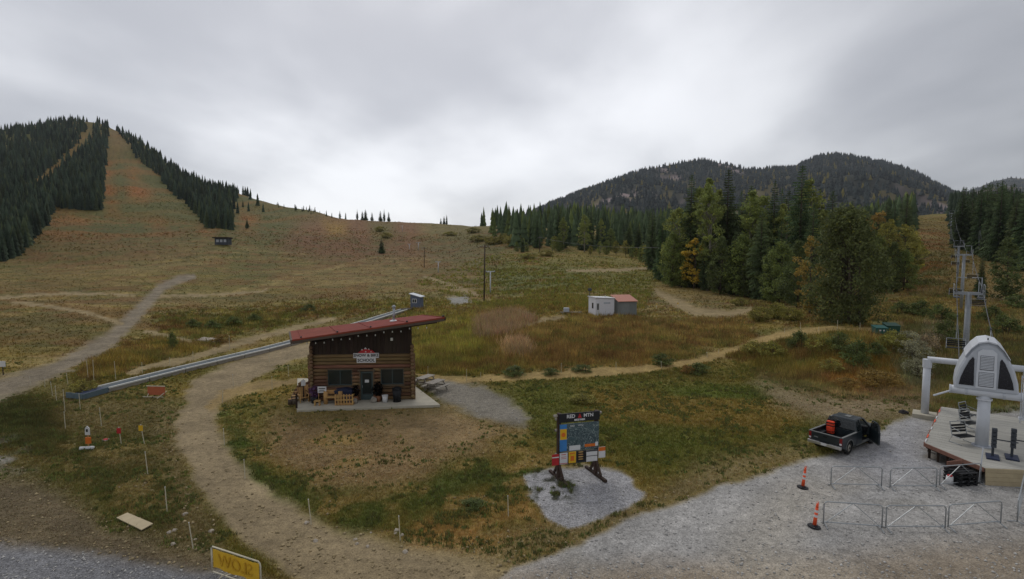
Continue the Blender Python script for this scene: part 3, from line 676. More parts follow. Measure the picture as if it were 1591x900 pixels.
# ------------------------------------------------------------------ single trees
def conifer_meshes(seed, Ht=22.0, rad=3.2, gap=0.0, base=0.05):
    rs = random.Random(seed); V = []; T = []; C = []
    def tri(a, b, c, col): 
        o = len(V); V.extend([a, b, c]); T.append((o, o + 1, o + 2)); C.extend([col] * 3)
    nl = 46
    for k in range(nl):
        t = base + (0.985 - base) * (k / (nl - 1)) ** 0.92
        z = Ht * t; env = (1 - t) ** 0.72 * rad * (0.85 + 0.15 * math.sin(t * 9 + seed)) + 0.25
        if t < base + 0.12: env *= 0.65 + 0.35 * (t - base) / 0.12
        nb = max(4, int(10 * (1 - t) + 3)); ph = rs.uniform(0, 6.28)
        for i in range(nb):
            if rs.random() < gap: continue
            a = ph + 6.283 * i / nb + rs.uniform(-.25, .25); Lb = env * rs.uniform(0.6, 1.15)
            ca, sa = math.cos(a), math.sin(a); up = 0.25 * (t - 0.35); dr = rs.uniform(0.25, 0.5) * (1 - t * 0.8)
            v = rs.uniform(0.62, 1.4); col = (v * rs.uniform(0.95, 1.12), v, v * rs.uniform(0.85, 1.0))
            def sp(q):                       # branch spine: out, sagging, tip lifting
                r_ = Lb * q; zz_ = z + up * r_ - dr * r_ * q + 0.12 * Lb * max(0, q - 0.6)
                return Vector((ca * r_, sa * r_, zz_))
            side = Vector((-sa, ca, 0)); m_ = 6
            for q_ in range(m_):
                q0 = 0.12 + 0.88 * q_ / m_; p0 = sp(q0); p1 = sp(min(1, q0 + 0.22))
                wl = Lb * 0.34 * (1 - q0 * 0.72) + 0.12
                for sgn in (-1, 1):
                    w_ = wl * rs.uniform(0.6, 1.2)
                    tip = p1 + side * sgn * w_ + Vector((0, 0, -w_ * rs.uniform(0.5, 1.3)))
                    tri(p0, sp(min(1, q0 + 0.14)), tip, col)
                dp = rs.uniform(0.35, 0.8) * (1 - t * 0.7)
                tri(p0, p1, (p0 + p1) / 2 + Vector((rs.uniform(-.1, .1), rs.uniform(-.1, .1), -dp)), col)
    for i in range(7):
        a = i * 0.9; tri(Vector((0, 0, Ht * 1.01)), Vector((math.cos(a) * .14, math.sin(a) * .14, Ht * 0.95)), Vector((math.cos(a + 1) * .14, math.sin(a + 1) * .14, Ht * 0.94)), (1, 1, 1))
    tm = MB().sweep([(0, 0, -0.4), (0, 0, Ht * .3), (0.05, 0, Ht * .65), (0, 0, Ht * .97)], [Ht * .014, Ht * .011, Ht * .006, .02], 7).mesh('trunk', True)
    return np.array([tuple(q) for q in V]), np.array(T), np.array(C), tm
def crown_mesh(V, T, C, m):
    o = np_mesh('crown', V, T, m, C); me = o.data; bpy.data.objects.remove(o); return me
NEED = mat('conifer_needles', A(70, 84, 56, KG), 0.85, var=0.25, scale=1.2, attr='col', spec=0.12, objrand=0.28, transl=0.12)
BARK = mat('bark', A(80, 70, 60), 0.95, var=0.4, scale=5, bump=0.6, stretch=(1, 1, .2), objrand=0.2)
BIRCH = mat('pale_bark', A(140, 136, 122), 0.9, var=0.35, scale=4, bump=0.3, objrand=0.15)
CON = []
for s_, rad, gap in ((1, 4.2, 0.05), (2, 3.5, 0.08), (3, 4.6, 0.08), (4, 3.1, 0.12), (5, 3.8, 0.0), (6, 4.0, 0.18)):
    V, T, C, tm = conifer_meshes(s_, 22.0, rad, gap); CON.append((crown_mesh(V, T, C, NEED), tm)); tm.materials.append(BARK)
LEAFM = {}
def leaf_mat(key, c): 
    if key not in LEAFM: LEAFM[key] = mat('leaves_' + key, c, 0.7, var=0.3, scale=0.9, attr='col', spec=0.2, objrand=0.13, transl=0.25)
    return LEAFM[key]
def broadleaf(seed, Ht, rad, key, c, nclump=70, nleaf=60, low=0.12, shape='oval', bark=None, trunk_to=0.9, leaf=0.34, stems=1):
    rs = np.random.RandomState(seed); V = []; C = []; limbs = MB()
    for st in range(stems):
        bx_, by_ = (0, 0) if stems == 1 else rs.uniform(-rad * .35, rad * .35, 2)
        tx_, ty_ = rs.uniform(-.04, .04, 2) * Ht + np.array([bx_, by_]) * 0.8
        limbs.sweep([(bx_, by_, -0.4), (bx_ + (tx_ - bx_) * .4, by_ + (ty_ - by_) * .35, Ht * .33), (tx_ * .8 + bx_ * .2, ty_, Ht * .62), (tx_, ty_, Ht * trunk_to)], [Ht * .016, Ht * .012, Ht * .007, .03], 7)
    for k in range(nclump):
        t = rs.uniform(low, 1.0)
        q = (t - low) / (1 - low)
        env = {'oval': math.sin(math.pi * min(0.98, q * 0.86 + 0.12)) ** 0.7, 'column': (0.55 + 0.5 * math.sin(math.pi * q)) * (1 - q ** 4), 'egg': (1 - q) ** 0.55 * (0.62 + 0.5 * min(1, q * 3.5)), 'spray': 0.35 + 0.65 * math.sin(math.pi * min(1, q))}[shape] * rad
        a = rs.uniform(0, 6.283); r_ = env * (rs.uniform(0.2, 1.25) ** 0.6)
        c0 = np.array([math.cos(a) * r_, math.sin(a) * r_, t * Ht]); cr = rad * rs.uniform(0.12, 0.34)
        if r_ > 0.3 * rad and k % 2 == 0:
            limbs.sweep([(0, 0, max(Ht * .1, c0[2] - r_ * .9)), tuple(c0 * np.array([.55, .55, 1]) - np.array([0, 0, r_ * .25])), tuple(c0)], [Ht * .005, Ht * .003, .015], 4)
        m_ = nleaf; d = rs.normal(0, 1, (m_, 3)); d /= np.linalg.norm(d, axis=1)[:, None] + 1e-6
        pos = c0 + d * (rs.uniform(0.25, 1, (m_, 1)) ** 0.5) * cr * np.array([1, 1, 0.8])
        vv = rs.uniform(0.7, 1.3); lf_ = rs.uniform(0.6, 1.3, m_) * leaf
        e1 = rs.normal(0, 1, (m_, 3)); e1 /= np.linalg.norm(e1, axis=1)[:, None]; e2 = np.cross(e1, rs.normal(0, 1, (m_, 3))); e2 /= np.linalg.norm(e2, axis=1)[:, None] + 1e-6
        qd = np.stack([pos - e1 * lf_[:, None] * .6, pos + e2 * lf_[:, None] * .38, pos + e1 * lf_[:, None] * .6, pos - e2 * lf_[:, None] * .38], 1).reshape(-1, 3)
        V.append(qd); cc = vv * rs.uniform(0.75, 1.3, (m_, 1)) * np.array([[1, 1, 1]]) * np.where(rs.uniform(0, 1, (m_, 1)) < 0.07, np.array([[1.4, 1.25, .8]]), 1)
        C.append(np.repeat(cc, 4, axis=0))
    V = np.concatenate(V); C = np.concatenate(C); T = np.arange(len(V)).reshape(-1, 4)
    tm = limbs.mesh('trunk', True); tm.materials.append(bark or BARK)
    return crown_mesh(V, T, C, leaf_mat(key, c)), tm, Ht
GRN, OLV, YEL, ORG, DKG = A(104, 114, 62, KG), A(126, 124, 62, KG), A(164, 138, 58, KG), A(132, 112, 60, KG), A(80, 90, 54, KG)
BRD = {
 'aspen': broadleaf(11, 20, 3.0, 'aspen', A(122, 130, 72, KG), 95, 60, 0.28, 'column', BIRCH),
 'aspen2': broadleaf(12, 18, 3.4, 'aspen', A(122, 130, 72, KG), 95, 60, 0.2, 'oval', BIRCH),
 'alder': broadleaf(13, 14, 4.2, 'alder', GRN, 110, 60, 0.06, 'egg', None),
 'olive': broadleaf(14, 15, 3.6, 'olive', OLV, 100, 60, 0.1, 'oval', None),
 'dark': broadleaf(15, 16, 3.8, 'darkleaf', DKG, 120, 62, 0.05, 'egg', None),
 'yellow': broadleaf(16, 10, 2.2, 'yellow', YEL, 60, 45, 0.12, 'oval', None, leaf=0.3),
 'orange': broadleaf(17, 11, 2.6, 'orange', ORG, 60, 50, 0.08, 'oval', None, leaf=0.3),
 'giant': broadleaf(18, 16, 5.6, 'bigtree', A(88, 94, 56, KG), 230, 90, 0.03, 'egg', None, leaf=0.3, stems=5),
}
EDGE = 'trees of the forest beside the ski run'
def tree(kind, p, height, label, group=None, name=None, width=1.0, rz=None):
    if isinstance(kind, int): cm, tm = CON[kind % len(CON)]; h0 = 22.0; nm = name or 'conifer_tree'; cat = 'tree'
    else: cm, tm, h0 = BRD[kind]; nm = name or 'broadleaf_tree'; cat = 'tree'
    s_ = height / h0
    t = thing(nm, label, cat, p, random.uniform(0, 6.28) if rz is None else rz, group)
    t.scale = (s_ * width, s_ * width, s_)
    link('trunk', tm, None, t); link('crown', cm, None, t)
    return t
def tree_px(kind, x, yb, yt, label, group=None, width=1.0, name=None, d=None):
    p = gp(x, yb) if d is None else None
    if d is not None: q = at(x, yb, d); p = Vector((q.x, q.y, gz(q)))
    h = (yb - yt) * p.y / F * 1.02
    return tree(kind, p, h, label, group, name, width)
# foreground edge of the forest, tree by tree
edge = [
 (0, 1072, 446, 276, 'c'), (2, 1129, 452, 268, 'c'), (4, 1165, 446, 292, 'c'), (1, 1199, 455, 284, 'c'), (0, 1240, 460, 262, 'c'), (5, 1222, 450, 300, 'c'), (3, 1148, 440, 300, 'c'), (4, 1290, 455, 300, 'c'),
 (2, 1320, 445, 315, 'c'), (1, 1345, 438, 322, 'c'), (3, 1268, 450, 296, 'c'), (0, 1030, 436, 330, 'c'), (4, 1012, 420, 325, 'c'), (2, 1180, 465, 330, 'c'), (5, 1258, 468, 318, 'c'), (1, 1100, 440, 310, 'c'), (0, 1210, 462, 345, 'c'),
 (2, 1362, 440, 330, 'c'), (4, 1060, 440, 345, 'c'), (5, 1140, 458, 360, 'c'), (3, 1092, 452, 370, 'c'), (0, 1222, 466, 380, 'c'), (1, 1190, 468, 400, 'c'), (2, 1112, 446, 322, 'c'), (0, 1155, 444, 306, 'c'), (1, 1085, 444, 318, 'c'), (3, 1212, 452, 296, 'c'), (4, 1176, 450, 318, 'c'), (2, 1250, 458, 330, 'c'), (0, 1275, 462, 340, 'c'), (1, 1306, 452, 322, 'c'), (0, 1042, 440, 346, 'c'), (5, 1130, 446, 335, 'c'), (4, 1336, 442, 335, 'c'), (3, 1380, 436, 338, 'c'),
 ('aspen', 1100, 452, 284, 'a'), ('aspen', 1165, 452, 302, 'a'), ('aspen2', 1050, 444, 330, 'a'), ('aspen', 1112, 448, 300, 'a'), ('aspen2', 1178, 448, 312, 'a'), ('aspen', 1252, 455, 285, 'a'), ('aspen2', 1085, 446, 300, 'a'), ('aspen', 1215, 456, 322, 'a'),
 ('alder', 1046, 446, 365, 'b'), ('dark', 1120, 458, 372, 'b'), ('alder', 1150, 460, 370, 'b'), ('dark', 1185, 464, 350, 'b'), ('alder', 1212, 470, 380, 'b'), ('dark', 1238, 478, 378, 'b'), ('alder', 1060, 447, 390, 'b'), ('dark', 1100, 452, 395, 'b'), ('dark', 1160, 462, 400, 'b'),
 ('olive', 1375, 450, 345, 'b'), ('olive', 1398, 446, 352, 'b'), ('alder', 1360, 455, 370, 'b'), ('olive', 1408, 440, 362, 'b'), ('dark', 1385, 455, 380, 'b'), ('alder', 1402, 452, 392, 'b'), ('olive', 1340, 440, 348, 'b'),
]
LB = {'c': 'tall dark conifer standing in the near forest edge beside the lift run', 'a': 'tall pale green aspen with slender trunk among the near conifers', 'b': 'bushy green broadleaf tree at the near foot of the forest'}
GB = {'c': 'near forest conifers', 'a': 'aspens among the near conifers', 'b': 'broadleaf trees at the forest foot'}
for k, x, yb, yt, t_ in edge: tree_px(k, x + random.uniform(-2, 2), yb, yt, LB[t_], GB[t_], random.uniform(0.85, 1.15))
tree_px('yellow', 1078, 449, 374, 'yellow autumn tree glowing against the dark conifers', None, 1.15)
tree_px('orange', 1362, 442, 335, 'orange-brown autumn tree standing among green ones near the lift run')
tree_px('orange', 1258, 488, 372, 'rusty orange autumn tree hugging the side of the huge green tree', None, 0.9)
tree_px('giant', 1312, 503, 326, 'huge dense egg-shaped dark green tree above the trail bank', None, 0.92)
# the big tree's skirt, the trees right of the lift
tree_px('dark', 1563, 466, 374, 'round dense dark tree standing alone right of the lift towers', None, 1.0)
tree_px(4, 1523, 468, 392, 'slim dark conifer close behind the chairlift towers', None, 0.75)
tree_px(0, 593, 394, 371, 'single small dark conifer on the open grass slope', None, 1.7)
tree_px(4, 384, 355, 339, 'tiny lone conifer on the slope near the wooden hut', None, 1.3)
tree_px(2, 812, 392, 366, 'small dark conifer in front of the far end of the forest', None, 1.2)
# single trees on the saddle
for x, yb, h in ((528, 333, 12), (537, 334, 11), (555, 336, 16), (563, 336, 14), (568, 337, 17), (578, 338, 13), (591, 339, 16), (597, 339, 19), (604, 340, 15), (690, 343, 12), (694, 343, 15), (685, 344, 9)):
    tree_px(random.choice([0, 1, 3, 5]), x, yb, yb - h, 'thin conifer standing on the skyline of the grassy saddle', 'skyline conifers on the saddle', random.uniform(1.0, 1.5))
# the forest behind, tree after tree
FP = [(735, 346), (770, 372), (800, 384), (900, 392), (1020, 402), (1035, 432), (1200, 448), (1260, 455), (1330, 436), (1410, 420), (1412, 362), (1300, 348), (1000, 340), (850, 342)]
P = scatter_px([FP], 900, 23, 130, 640)
P = P[np.argsort(P[:, 1])]
chosen = []
for p in P:
    sp_ = 3.2 + p[1] * 0.010
    if all((p[0] - q[0]) ** 2 + (p[1] - q[1]) ** 2 > sp_ ** 2 for q in chosen[-160:]): chosen.append(p)
rest = chosen[165:]
for p in chosen[:165]:
    r_ = random.random(); px_ = float(proj(p[0], p[1], p[2])[0])
    q = Vector(tuple(p))
    if r_ < 0.72: tree(random.randrange(6), q, random.uniform(15, 25), 'mid-height conifer in the thick forest covering the slope', 'conifers of the forest slope', None, random.uniform(0.9, 1.2))
    elif r_ < 0.86: tree(random.choice(['aspen', 'aspen2']), q, random.uniform(13, 20), 'pale green aspen scattered through the forest slope', 'aspens of the forest slope')
    else: tree(random.choice(['olive', 'alder']), q, random.uniform(9, 14), 'low olive green broadleaf tree within the forest slope', 'broadleaf trees of the forest slope')
P = scatter_px([[(800, 384), (1020, 402), (1032, 428), (1000, 410), (900, 396), (800, 392)]], 26, 29, 130, 420)
for p in P: tree(random.choice(['olive', 'alder', 'olive', 'aspen2']), Vector(tuple(p)), random.uniform(5, 9), 'young olive green tree at the front edge of the forest slope', 'young trees fringing the forest slope')
P2 = np.concatenate([np.array(rest).reshape(-1, 3), scatter_px([[(735, 350), (860, 352), (1420, 362), (1420, 330), (1000, 325), (840, 335), (760, 338)]], 600, 37, 330, 900)])
n = len(P2); rs = np.random.RandomState(8)
cl = np.array(A(62, 74, 50, KG)) * rs.uniform(0.65, 1.4, (n, 1)) * np.where(rs.uniform(0, 1, (n, 1)) < 0.2, np.array([[1.7, 1.5, 0.9]]), 1)
forest_mesh('back_forest', P2, rs.uniform(15, 25, n), rs.uniform(0.95, 1.4, n), cl, far_template(5, 5, 12), FM, 'far conifers massed behind the single trees of the forest slope', 'forest', 9)
# dark wood to the right of the lift
P = scatter_px([[(1480, 350), (1490, 388), (1530, 402), (1600, 425), (1650, 430), (1650, 330), (1486, 335)]], 1100, 41, 150, 520)
P = P[np.argsort(P[:, 1])]; chosen = []
for p in P:
    if all((p[0] - q[0]) ** 2 + (p[1] - q[1]) ** 2 > 3.6 ** 2 for q in chosen): chosen.append(p)
woodrest = np.array(chosen[125:]).reshape(-1, 3)
for p in chosen[:125]: tree(random.randrange(6), Vector(tuple(p)), random.uniform(19, 30), 'tall dark conifer in the wood right of the lift towers', 'conifers of the wood right of the lift', None, random.uniform(0.95, 1.25))
P2 = scatter_px([[(1475, 345), (1800, 350), (1800, 320), (1475, 328)]], 600, 43, 260, 900); P2 = np.concatenate([woodrest, P2]); n = len(P2)
forest_mesh('back_forest', P2, rs.uniform(17, 25, n), rs.uniform(0.95, 1.4, n), np.array(A(50, 60, 46, KG)) * rs.uniform(0.65, 1.3, (n, 1)), far_template(5, 5, 13), FM, 'far conifers massed behind the wood on the lift side', 'forest', 10)
# ------------------------------------------------------------------ grass, weeds, bushes
GRM = mat('grass_blades', (1, 1, 1), 0.8, var=0.1, scale=3, attr='col', spec=0.15, transl=0.2)
def tufts(name, label, cat, sel, n, blades, seed, hmul=1.0, wpx=0.55, cmul=(1, 1, 1), hmin=0.03, wgt=None, cset=None):
    rs = np.random.RandomState(seed)
    s_ = sel.copy(); s_[-1, :] = False; s_[:, -1] = False
    I, J = np.nonzero(s_)
    ar = np.abs((PX[np.minimum(I + 1, nu - 1), J] - PX[I, J]) * (PY[I, np.minimum(J + 1, nd - 1)] - PY[I, J])) * (0.15 + np.clip(HG[I, J] / 0.12, 0, 1)) + 1e-9
    if wgt is not None: ar = ar * wgt[I, J]
    ar /= ar.sum(); k = rs.choice(len(I), n, p=ar); i, j = I[k], J[k]
    a, b = rs.uniform(0, 1, n), rs.uniform(0, 1, n)
    u = UC[i] * (1 - a) + UC[i + 1] * a; d = RD[j] * (1 - b) + RD[j + 1] * b
    X = u * d; Y = d; Z = ground_z(X, Y)
    h = np.maximum(HG[i, j], hmin) * hmul * rs.uniform(0.5, 1.4, n)
    c = CO[i, j] * rs.uniform(0.72, 1.4, (n, 1)) * np.array(cmul) * (1 + rs.normal(0, 0.07, (n, 3)))
    if cset is not None: c = np.array(cset) * rs.uniform(0.6, 1.4, (n, 1)) * (1 + rs.normal(0, 0.1, (n, 3)))
    V = np.zeros((n, blades, 3, 3)); 
    for q in range(blades):
        an = rs.uniform(0, 6.283, n); ox = rs.normal(0, 1, n) * h * 0.35 + rs.normal(0, 0.02, n); oy = rs.normal(0, 1, n) * h * 0.35
        wd_ = np.maximum(0.012, wpx * d / 530.0 * 0.5) * rs.uniform(0.6, 1.4, n); hh = h * rs.uniform(0.55, 1.15, n); le = hh * rs.uniform(0.1, 0.6, n); la = rs.uniform(0, 6.283, n)
        bx_, by_ = X + ox, Y + oy
        V[:, q, 0] = np.stack([bx_ - np.cos(an) * wd_, by_ - np.sin(an) * wd_, Z - 0.02], -1)
        V[:, q, 1] = np.stack([bx_ + np.cos(an) * wd_, by_ + np.sin(an) * wd_, Z - 0.02], -1)
        V[:, q, 2] = np.stack([bx_ + np.cos(la) * le, by_ + np.sin(la) * le, Z + hh], -1)
    V = V.reshape(-1, 3); T = np.arange(len(V)).reshape(-1, 3)
    cc = np.repeat(c, blades * 3, axis=0)
    o = np_mesh(name, V, T, GRM, np.clip(cc, 0, 1)); tag(o, label, cat, kind='stuff'); return o
inview = (PX > -40) & (PX < 1630) & (PY < 935) & (PY > 180)
loose = (CLS == 0) | (HG > 0.07)
tufts('short_grass', 'short patchy grass of the level ground round the cabin', 'grass', inview & loose & (GD < 50) & (HG < 0.2), 105000, 4, 1, 1.4, 0.6, (1.5, 1.5, 1.4))
tufts('tall_grass', 'tall dry grass and weeds standing between the cabin and the forest', 'grass', inview & loose & (GD < 110) & (HG >= 0.2), 52000, 6, 2, 1.0, 0.6, (1.8, 1.8, 1.7))
tufts('meadow_grass', 'dry tussocky meadow grass on the lower slope', 'grass', inview & loose & (GD >= 44) & (GD < 600) & (HG < 0.6), 58000, 4, 3, 1.6, 0.6, (1.15, 1.15, 1.1), 0.12)
tufts('low_scrub', 'low rusty and green scrub on the upper ski hill', 'scrub', inview & (GD >= 170) & (PX < 900), 22000, 4, 4, 1.0, 0.7, (1.2, 1.2, 1.15), 0.6, np.clip((GD - 170) / 260, 0, 1) * (0.1 + th(nD, 0.4, 0.65)))
tufts('broadleaf_weeds', 'clumps of dark green broadleaf weeds dotted over the level ground', 'weeds', inview & loose & (GD < 52) & (HG > 0.04) & (HG < 0.2) & (nC * 0.6 + nE * 0.4 > 0.55), 13000, 6, 6, 1.0, 1.6, (1, 1, 1), 0.13, np.clip(HG / 0.1, 0, 1) ** 2, A(98, 102, 58, KG))
tufts('slope_scrub', 'yellow-green scrub on the slope between the tow towers and the forest', 'scrub', inside(PX, PY, [(640, 440), (760, 395), (1030, 402), (1020, 440), (1000, 480), (760, 480)]) & (GD < 400), 6000, 5, 8, 1.0, 0.75, (1, 1, 1), 0.55, th(nB * .5 + nA * .5, .42, .6) + .03, A(124, 120, 60, KG))
tufts('run_scrub', 'low scrub covering the cleared lift run', 'scrub', (PX > 1395) & (PX < 1660) & (PY > 340) & (PY < 500) & (GD > 80), 9000, 5, 7, 1.0, 0.7, (1.5, 1.5, 1.4), 0.5)
# bushes one can pick out
BUSH = {
 'bush_green': broadleaf(31, 2.2, 1.5, 'bushgreen', A(88, 98, 56, KG), 60, 45, 0.05, 'egg', None, leaf=0.14, stems=4),
 'bush_olive': broadleaf(32, 2.0, 1.4, 'busholive', A(124, 120, 62, KG), 60, 45, 0.05, 'spray', None, leaf=0.14, stems=4),
 'bush_grey': broadleaf(33, 1.8, 1.6, 'bushgrey', A(138, 138, 112, KG), 60, 40, 0.05, 'spray', None, leaf=0.13, stems=4),
 'bush_rust': broadleaf(34, 1.5, 1.3, 'bushrust', A(134, 112, 64, KG), 50, 40, 0.05, 'spray', None, leaf=0.13, stems=4),
 'bush_pink': broadleaf(35, 1.6, 1.3, 'bushpink', A(148, 132, 108, KG), 60, 40, 0.05, 'spray', None, leaf=0.12, stems=4),
}
BRD.update(BUSH)
def bush(kind, x, yb, wpx, hpx, label, group=None):
    p = gp(x, yb); cm, tm, h0 = BRD[kind]; t = thing('bush', label, 'bush', p, random.uniform(0, 6.28), group)
    sx = wpx * p.y / F / (2 * {'bush_green': 1.5, 'bush_olive': 1.4, 'bush_grey': 1.6, 'bush_rust': 1.3, 'bush_pink': 1.3}[kind]); sz = hpx * p.y / F / h0
    t.scale = (sx, sx, sz); link('stem', tm, None, t); link('foliage', cm, None, t)
for x, yb, w_, h_ in ((1240, 545, 34, 30), (1305, 553, 46, 36), (1332, 572, 46, 42), (1360, 560, 36, 28)):
    bush('bush_green', x, yb, w_, h_, 'dark green bush on the bank below the bike trail', 'green bushes on the bank')
for x, yb, w_, h_ in ((1385, 545, 40, 30), (1275, 548, 38, 26), (1200, 556, 40, 24), (1170, 552, 36, 22), (1290, 580, 36, 22)):
    bush('bush_olive', x, yb, w_, h_, 'loose olive weed clump on the bank below the bike trail', 'olive clumps on the bank')
for x, yb, w_, h_ in ((1420, 560, 44, 30), (1428, 585, 40, 26), (1410, 540, 36, 24)):
    bush('bush_grey', x, yb, w_, h_, 'pale silvery shrub on the slope left of the lift terminal', 'silvery shrubs by the lift')
bush('bush_pink', 1440, 548, 32, 26, 'pinkish dry shrub beside the silvery ones near the lift')
for x, yb, w_, h_ in ((1352, 600, 46, 24), (1318, 606, 40, 18), (1380, 602, 40, 22)):
    bush('bush_rust', x, yb, w_, h_, 'rusty orange shrub at the foot of the bank above the pickup', 'rusty shrubs on the bank')
for x, yb, w_, h_ in ((1180, 500, 34, 22), (1205, 496, 36, 24), (1232, 498, 30, 18), (1150, 475, 26, 12)):
    bush('bush_olive', x, yb, w_, h_, 'olive bush growing between the forest edge and the trail', 'olive bushes before the forest edge')
for x, yb, w_, h_ in ((1460, 500, 40, 26), (1430, 492, 40, 24), (1400, 490, 36, 20), (1470, 528, 40, 30), (1560, 520, 50, 30), (1540, 500, 36, 24), (1580, 480, 40, 22)):
    bush('bush_green', x, yb, w_, h_, 'green scrub bush under the chairlift line', 'bushes under the chairlift')
for x, yb, w_, h_ in ((330, 512, 26, 14), (362, 506, 26, 14), (268, 545, 16, 28), (395, 500, 22, 12), (300, 510, 24, 14), (480, 484, 26, 11)):
    bush('bush_green', x, yb, w_, h_, 'green weed bush in the meadow beyond the conveyor', 'weed bushes beyond the conveyor')
bush('bush_rust', 345, 532, 30, 12, 'low brownish bush near the pale rocks beyond the conveyor')
tufts('seed_head_grass', 'tall pinkish seed-head grass standing among the weeds behind the cabin', 'grass', (inside(PX, PY, [(738, 500), (800, 486), (832, 500), (790, 524), (740, 528)]) | inside(PX, PY, [(788, 538), (816, 536), (820, 554), (788, 554)])) & (GD < 110), 1500, 7, 9, 1.0, 0.6, (1, 1, 1), 1.1, None, A(156, 132, 100, KG))
for x, yb, w_, h_ in ((800, 583, 40, 14), (905, 577, 34, 10), (1028, 566, 38, 16), (855, 582, 30, 10), (1085, 580, 40, 16)):
    bush('bush_green', x, yb, w_, h_, 'low dark green weeds hugging the edge of the bike trail', 'green weeds along the bike trail')
bush('bush_rust', 1068, 580, 22, 12, 'brown dry weed clump below the bike trail')
bush('bush_olive', 905, 626, 40, 14, 'low yellow-green weed mound behind the trail map board')
bush('bush_olive', 128, 612, 34, 22, 'yellow-flowering bush beside the low end of the conveyor')
bush('bush_green', 735, 790, 44, 14, 'low green yellow-tipped weed patch near the white stake')
for x, yb, w_, h_ in ((600, 370, 18, 8), (590, 360, 16, 8), (744, 375, 30, 9), (765, 380, 28, 12), (782, 378, 26, 14), (797, 382, 30, 16), (735, 362, 22, 8), (700, 366, 20, 6), (820, 402, 28, 9), (850, 398, 24, 9)):
    bush('bush_olive', x, yb, w_, h_, 'olive bush on the upper slope below the forest corner', 'bushes on the upper slope')

# loose stones
def pebbles(name, label, sel, n, seed, r0, r1, c):
    rs = np.random.RandomState(seed); s_ = sel.copy(); s_[-1, :] = False; s_[:, -1] = False
    I, J = np.nonzero(s_); ar = np.abs((PX[np.minimum(I + 1, nu - 1), J] - PX[I, J]) * (PY[I, np.minimum(J + 1, nd - 1)] - PY[I, J])) + 1e-9
    ar /= ar.sum(); k = rs.choice(len(I), n, p=ar); i, j = I[k], J[k]; a, b = rs.uniform(0, 1, n), rs.uniform(0, 1, n)
    u = UC[i] * (1 - a) + UC[i + 1] * a; d = RD[j] * (1 - b) + RD[j + 1] * b; X = u * d; Y = d; Z = ground_z(X, Y)
    O = np.array([[1, 0, 0], [0, 1, 0], [-1, 0, 0], [0, -1, 0], [0, 0, .8], [0, 0, -.5]]); T = np.array([[0, 1, 4], [1, 2, 4], [2, 3, 4], [3, 0, 4], [1, 0, 5], [2, 1, 5], [3, 2, 5], [0, 3, 5]])
    r_ = r0 + (r1 - r0) * rs.uniform(0, 1, n) ** 4; an = rs.uniform(0, 6.28, n); V = O[None] * rs.uniform(.6, 1.3, (n, 6, 1)) * r_[:, None, None]
    x = V[..., 0] * np.cos(an)[:, None] - V[..., 1] * np.sin(an)[:, None]; y = V[..., 0] * np.sin(an)[:, None] + V[..., 1] * np.cos(an)[:, None]
    P = np.stack([x + X[:, None], y + Y[:, None], V[..., 2] + Z[:, None] + r_[:, None] * .2], -1).reshape(-1, 3)
    TT = (T[None] + (np.arange(n) * 6)[:, None, None]).reshape(-1, 3)
    o = np_mesh(name, P, TT, mat('loose_stones', (1, 1, 1), .95, var=.2, scale=4, attr='col', spec=.1), np.repeat(np.array(c) * rs.uniform(.75, 1.3, (n, 1)), 6, axis=0)); tag(o, label, 'stones', kind='stuff')
pebbles('loose_gravel', 'loose grey stones scattered over the gravel yard and patches', inview & (SPK > .5) & (GD < 48), 6000, 3, .02, .07, A(158, 156, 152, KG))
pebbles('loose_pebbles', 'loose pale pebbles scattered over the dirt path and its edges', inview & (GD < 46) & ((CLS == 1) | (HG < .06)) & (SPK < .5), 3500, 5, .02, .09, A(140, 126, 98, KG))
# ------------------------------------------------------------------ log cabin
LOGM = mat('weathered_logs', A(112, 89, 62), 0.85, var=0.45, scale=3.0, bump=0.5, stretch=(0.25, 3, 3), objrand=0.42)
LOGE = mat('log_ends', A(118, 97, 70), 0.9, var=0.4, scale=12, bump=0.3, objrand=0.25)
DKW = mat('dark_stained_boards', A(52, 42, 34), 0.85, var=0.3, scale=4, stretch=(6, 6, .5), bump=0.4, objrand=0.2)
TRIMW = mat('brown_trim', A(92, 80, 62), 0.8, var=0.25, scale=5, objrand=0.1)
REDM = mat('red_roof_metal', A(124, 58, 45), 0.85, var=0.25, scale=1.2, spec=0.15, objrand=0.06)
FASC = mat('fascia_wood', A(84, 72, 62), 0.8, var=0.25, scale=5, stretch=(.3, 3, 3))
CONC = mat('concrete', A(176, 170, 154), 0.9, var=0.14, scale=1.5, bump=0.2)
TEAL = mat('teal_grey_frame', A(70, 84, 84), 0.6, var=0.1)
GLS = mat('dark_glass', A(34, 42, 44), 0.08, var=0.12, scale=1.0, spec=0.6)
WHITE = mat('white_paint', A(205, 205, 205), 0.6, var=0.07)
BLACK = mat('black_plastic', A(28, 29, 32), 0.55, var=0.15)
REDP = mat('red_paint', A(176, 44, 48), 0.6, var=0.1)
PINE = mat('pine_wood', A(176, 140, 88), 0.8, var=0.25, scale=5, stretch=(1, 1, .4), objrand=0.12)
STEEL = mat('galvanised_steel', A(160, 164, 166), 0.42, metal=0.6, var=0.15, scale=5)
BULB = mat('white_bulb', A(220, 220, 210), 0.4, var=0.05)
GREYW = mat('weathered_grey_wood', A(150, 144, 134), 0.9, var=0.25, scale=6, stretch=(.3, 3, 3), bump=0.3, objrand=0.1)
STONE = mat('stone', A(140, 134, 124), 0.95, var=0.3, scale=5, bump=0.5)
YELP = mat('yellow_paint', A(214, 170, 40), 0.7, var=0.1)
ORGP = mat('orange_paint', A(206, 108, 40), 0.7, var=0.1)
BLUP = mat('blue_print', A(58, 120, 180), 0.6, var=0.15, scale=3)

